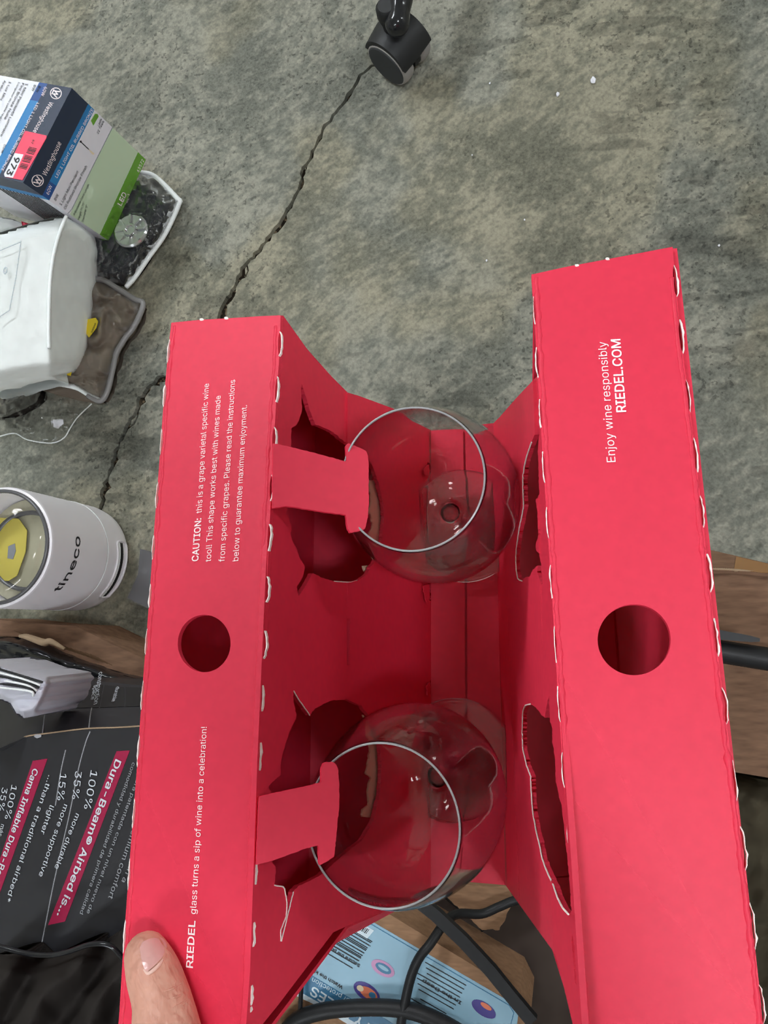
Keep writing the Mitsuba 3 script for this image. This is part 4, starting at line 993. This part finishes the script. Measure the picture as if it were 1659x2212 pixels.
# ------------------------------------------------------------------ below: pool toy box, cables, cardboard
PT = thing('pool_toy_box', 'brown cardboard box with light blue printed safety panel under the carton', 'box')
pP = level(.10)
bx_ = [(560, 2090), (760, 1945), (800, 1955), (830, 1968), (1122, 2146), (1146, 2196), (1130, 2290), (900, 2420), (480, 2190)]
put(PT + '__body', skirt(bx_, .10), 'mat_cardboard')
bl = [(620, 2120), (680, 2040), (760, 1962), (790, 1984), (1105, 2168), (1118, 2185), (1112, 2230), (1060, 2320), (900, 2300), (640, 2130)]
put(PT + '__blue_panel', sheet([(640, 2122), (760, 1966), (782, 1978), (1108, 2168), (1120, 2186), (1116, 2222), (1070, 2330), (960, 2330), (740, 2200), (636, 2146)], pP, .0006, .0004), 'mat_pool_blue')
put(PT + '__title_band', sheet([(658, 2098), (776, 2168), (880, 2230), (1000, 2300), (940, 2310), (760, 2205), (654, 2146), (648, 2120)], pP, .0005, .0008), 'mat_pool_dark')
put(PT + '__white_band', sheet([(640, 2136), (654, 2146), (760, 2205), (860, 2262), (840, 2270), (700, 2180), (637, 2150)], pP, .0005, .0008), 'mat_pool_white')
put(PT + '__print_rule', sheet(LineString([(782, 1985), (1100, 2172), (1110, 2188), (1100, 2225)]).buffer(.8), pP, .0004, .0009), 'mat_pool_dark')
def lp(t, a, b, cap, mat='mat_ink', bold=False): lettering(PT + '__lettering', t, pP, (640 + a[0] / 4.608, 1980 + a[1] / 4.608), (640 + b[0] / 4.608, 1980 + b[1] / 4.608), cap / 4.6, mat, bold, .0013)
lp('SAFETY RULES', (1100, 1310), (165, 690), 92, 'mat_pool_white', True)
lp('for lots of protection', (770, 960), (165, 605), 46, 'mat_pool_white')
lp('Watch the kids', (466, 695), (135, 500), 30, bold=True); lp('Secure the pool', (640, 480), (312, 285), 30, bold=True)
lp('In the Deep', (1650, 850), (1260, 625), 30, bold=True); lp('Save water', (1420, 1000), (1125, 870), 30, bold=True)
def textblock(x0, y0, dx, dy, ln, n, lx, ly):
    for i in range(n):
        a = (x0 + dx * i, y0 + dy * i); f_ = 0.8 + 0.2 * ((i * 5) % 4) / 3
        put(PT + '__text_line', sheet(LineString([a, (a[0] - lx * f_, a[1] - ly * f_)]).buffer(.9, cap_style=2), pP, .0003, .0009), 'mat_ink')
textblock(762, 2092, 6, -8.2, 0, 8, 78, 46); textblock(800, 2044, 0.6, -8, 0, 1, 1, 1)
textblock(776, 2076, 3.6, -5.6, 0, 8, 75, 44)
textblock(980, 2180, 4.5, -8.5, 0, 7, 95, 54); textblock(1010, 2120, 0, -7, 0, 1, 1, 1)
textblock(940, 2218, 6, -7, 0, 5, 70, 40)
bcd = put(PT + '__barcode_label', sheet([(772, 1990), (808, 2010), (793, 2028), (757, 2006)], pP, .0004, .0009), 'mat_pool_white')
for i in range(9):
    t = i / 8
    a = (766 + 24 * t, 2003 + 14 * t)
    put(bcd + '__bar', sheet(LineString([a, (a[0] + 7, a[1] - 9)]).buffer(.6 + .5 * (i % 2), cap_style=2), pP, .0003, .0012), 'mat_ink')
def oval(cx, cy, rx, ry, mat, rot, lift=.0010): return put(PT + '__picture', sheet(ell(cx, cy, rx, ry, 40, rot), pP, .0004, lift), mat)
oval(827, 2092, 28, 15, 'mat_pool_pink', .55); oval(828, 2092, 19, 9, 'mat_pool_dark', .55, .0014); oval(828, 2091, 13, 4, 'mat_pool_blue', .55, .0018)
oval(792, 2143, 32, 17, 'mat_pool_violet', .6); oval(796, 2146, 22, 11, 'mat_orange', .6, .0014); oval(778, 2135, 8, 6, 'mat_kraft_print', .6, .0018); oval(804, 2150, 8, 6, 'mat_pool_dark', .6, .0018)
oval(1045, 2180, 30, 14, 'mat_pool_violet', .6); oval(1050, 2174, 14, 5, 'mat_orange', .6, .0014)
k = put('added_floor_mat', skirt([(780, 1900), (1000, 1880), (1110, 1890), (1300, 1960), (1420, 2330), (1000, 2400), (700, 2300)], .006), 'mat_added_floor')  # dark mat added to deepen the dimness of this floor area
tag(k, 'dark brown mat added to darken the floor beneath the pool toy box and cables', 'mat')
k = put('kraft_scrap', skirt(jag([(948, 1922), (1000, 1912), (1098, 1916), (1112, 1942), (1092, 1980), (1076, 2012), (1060, 2006), (1042, 2012), (1000, 1970)], 1.2, 8, 5), .03, .007), 'mat_cardboard')
tag(k, 'torn tan cardboard scrap on the dark floor below the carton', 'cardboard')
def cable(name, pts, rr, mat, lab):
    k = put(name, tube([fl(x, y, z) for x, y, z in pts], rr, 12), mat, True); tag(k, lab, 'cable')
cable('black_cable', [(1250, 1960, .04), (1180, 1940, .04), (1118, 1944, .045), (1080, 1958, .05), (1040, 1974, .055), (990, 1974, .075), (962, 1992, .10), (930, 2038, .122), (905, 2070, .125), (888, 2110, .122), (876, 2160, .118), (866, 2215, .116), (860, 2290, .112)], .0052, 'mat_black_plastic', 'thick black cable bending from the tan scrap over the pool box')
cable('black_cable', [(600, 2250, .118), (640, 2205, .116), (690, 2186, .115), (750, 2178, .114), (820, 2176, .114), (880, 2182, .114), (930, 2198, .116), (990, 2230, .118), (1040, 2270, .118)], .0088, 'mat_black_plastic', 'thickest black hose curving along the bottom edge over the pool box')
cable('black_cable', [(655, 2060, .11), (652, 2110, .112), (650, 2150, .112), (646, 2215, .114), (642, 2280, .114)], .0026, 'mat_black_gloss', 'thin black cable running straight down beside the blue panel')
k = thing('black_strap', 'flat black strap crossing the dark floor beside the pool box', 'strap')
put(k + '__band', skirt(LineString([(890, 1938), (940, 1978), (1000, 2035), (1060, 2100), (1100, 2150), (1150, 2210)]).buffer(13, cap_style=2), .115, .105), 'mat_black_plastic')
put(k + '__edging', tube([fl(x, y, .02) for x, y in [(955, 1930), (990, 1958), (1030, 1990), (1044, 2010)]], .003, 8), 'mat_black_plastic', True)

# ------------------------------------------------------------------ right edge
k = thing('brown_carton', 'brown cardboard carton with taped top edge at the right border', 'carton')
put(k + '__body', skirt([(1480, 1232), (1530, 1231), (1590, 1232), (1640, 1237), (1720, 1240), (1720, 1690), (1570, 1665), (1480, 1650)], .14), 'mat_cardboard_brown')
olive = [(1500, 1700), (1570, 1672), (1640, 1686), (1740, 1700), (1740, 2330), (1560, 2330), (1540, 2000)]  # made-up dark heap, stands in for shade on the floor here
ocl = thing('added_dark_heap', 'dark olive heap added to darken the floor below the taped carton', 'cloth')
put_as(ocl, lump(olive, lambda x, y, d: .06 + .05 * min(1, d / 40) ** .6 + crumple(x, y, .04, .02), 0, 9), 'mat_added_olive', True)
pf = Plane([fl(1530, 1231, .144), fl(1680, 1238, .144), fl(1600, 1200, .10)])
put(k + '__flap', sheet([(1480, 1184), (1530, 1187), (1592, 1201), (1659, 1217), (1720, 1232), (1720, 1242), (1640, 1238), (1590, 1233), (1480, 1233)], pf, .003), 'mat_cardboard_brown')
put(k + '__tape', sheet([(1590, 1202), (1720, 1232), (1720, 1241), (1640, 1236), (1586, 1229)], pf, .0004, .0006), 'mat_packing_tape')
put(k + '__edge_fold', tube([fl(x, y, .142) for x, y in [(1480, 1232), (1535, 1230), (1590, 1232), (1640, 1237), (1720, 1240)]], .0016, 8), 'mat_kraft', True)
k = thing('folded_stand', 'black metal tube with a flat blade lying on the brown carton', 'stand')
put(k + '__tube', tube([fl(1480, 1392, .18), fl(1560, 1408, .18), fl(1660, 1424, .18), fl(1760, 1440, .18)], .0112, 20, sub=1), 'mat_black_plastic', 40)
put(k + '__blade', skirt([(1500, 1352), (1556, 1361), (1620, 1373), (1642, 1379), (1641, 1386), (1622, 1387), (1556, 1382), (1500, 1376)], .196, .186), 'mat_rubber')
# ------------------------------------------------------------------ white crumbs on the floor
for i, (x, y, s) in enumerate([(1281, 174, 6.5), (1205, 204, 4.5), (1058, 180, 2.2), (1051, 563, 2.6), (1020, 335, 1.8), (1133, 475, 2.2), (1553, 531, 3)]):
    m = trimesh.creation.icosphere(1, 1.0); rr = np.random.default_rng(i)
    m.vertices *= rr.uniform(.6, 1.3, m.vertices.shape)
    c = fl(x, y, .001); sc = s * np.linalg.norm(c - EYE) / F
    m.vertices = m.vertices * [sc * .7, sc, sc * .5] + c + [0, 0, sc * .2]
    k = put('paper_crumb', m, 'mat_white_card')
    tag(k, ['largest white crumb on the concrete, right of the chair caster', 'second largest white crumb on the concrete, beside the largest'][i] if i < 2 else ['tiny white crumb closest to the chair caster', 'tiny white crumb in the open concrete above the gap between the two red ridges', 'tiny white crumb in the middle of the bare concrete', 'tiny white crumb lying just above the right red ridge, left of its end', 'tiny white crumb beside the outer corner of the right red ridge'][i - 2], 'crumb', 'white crumbs on the concrete')
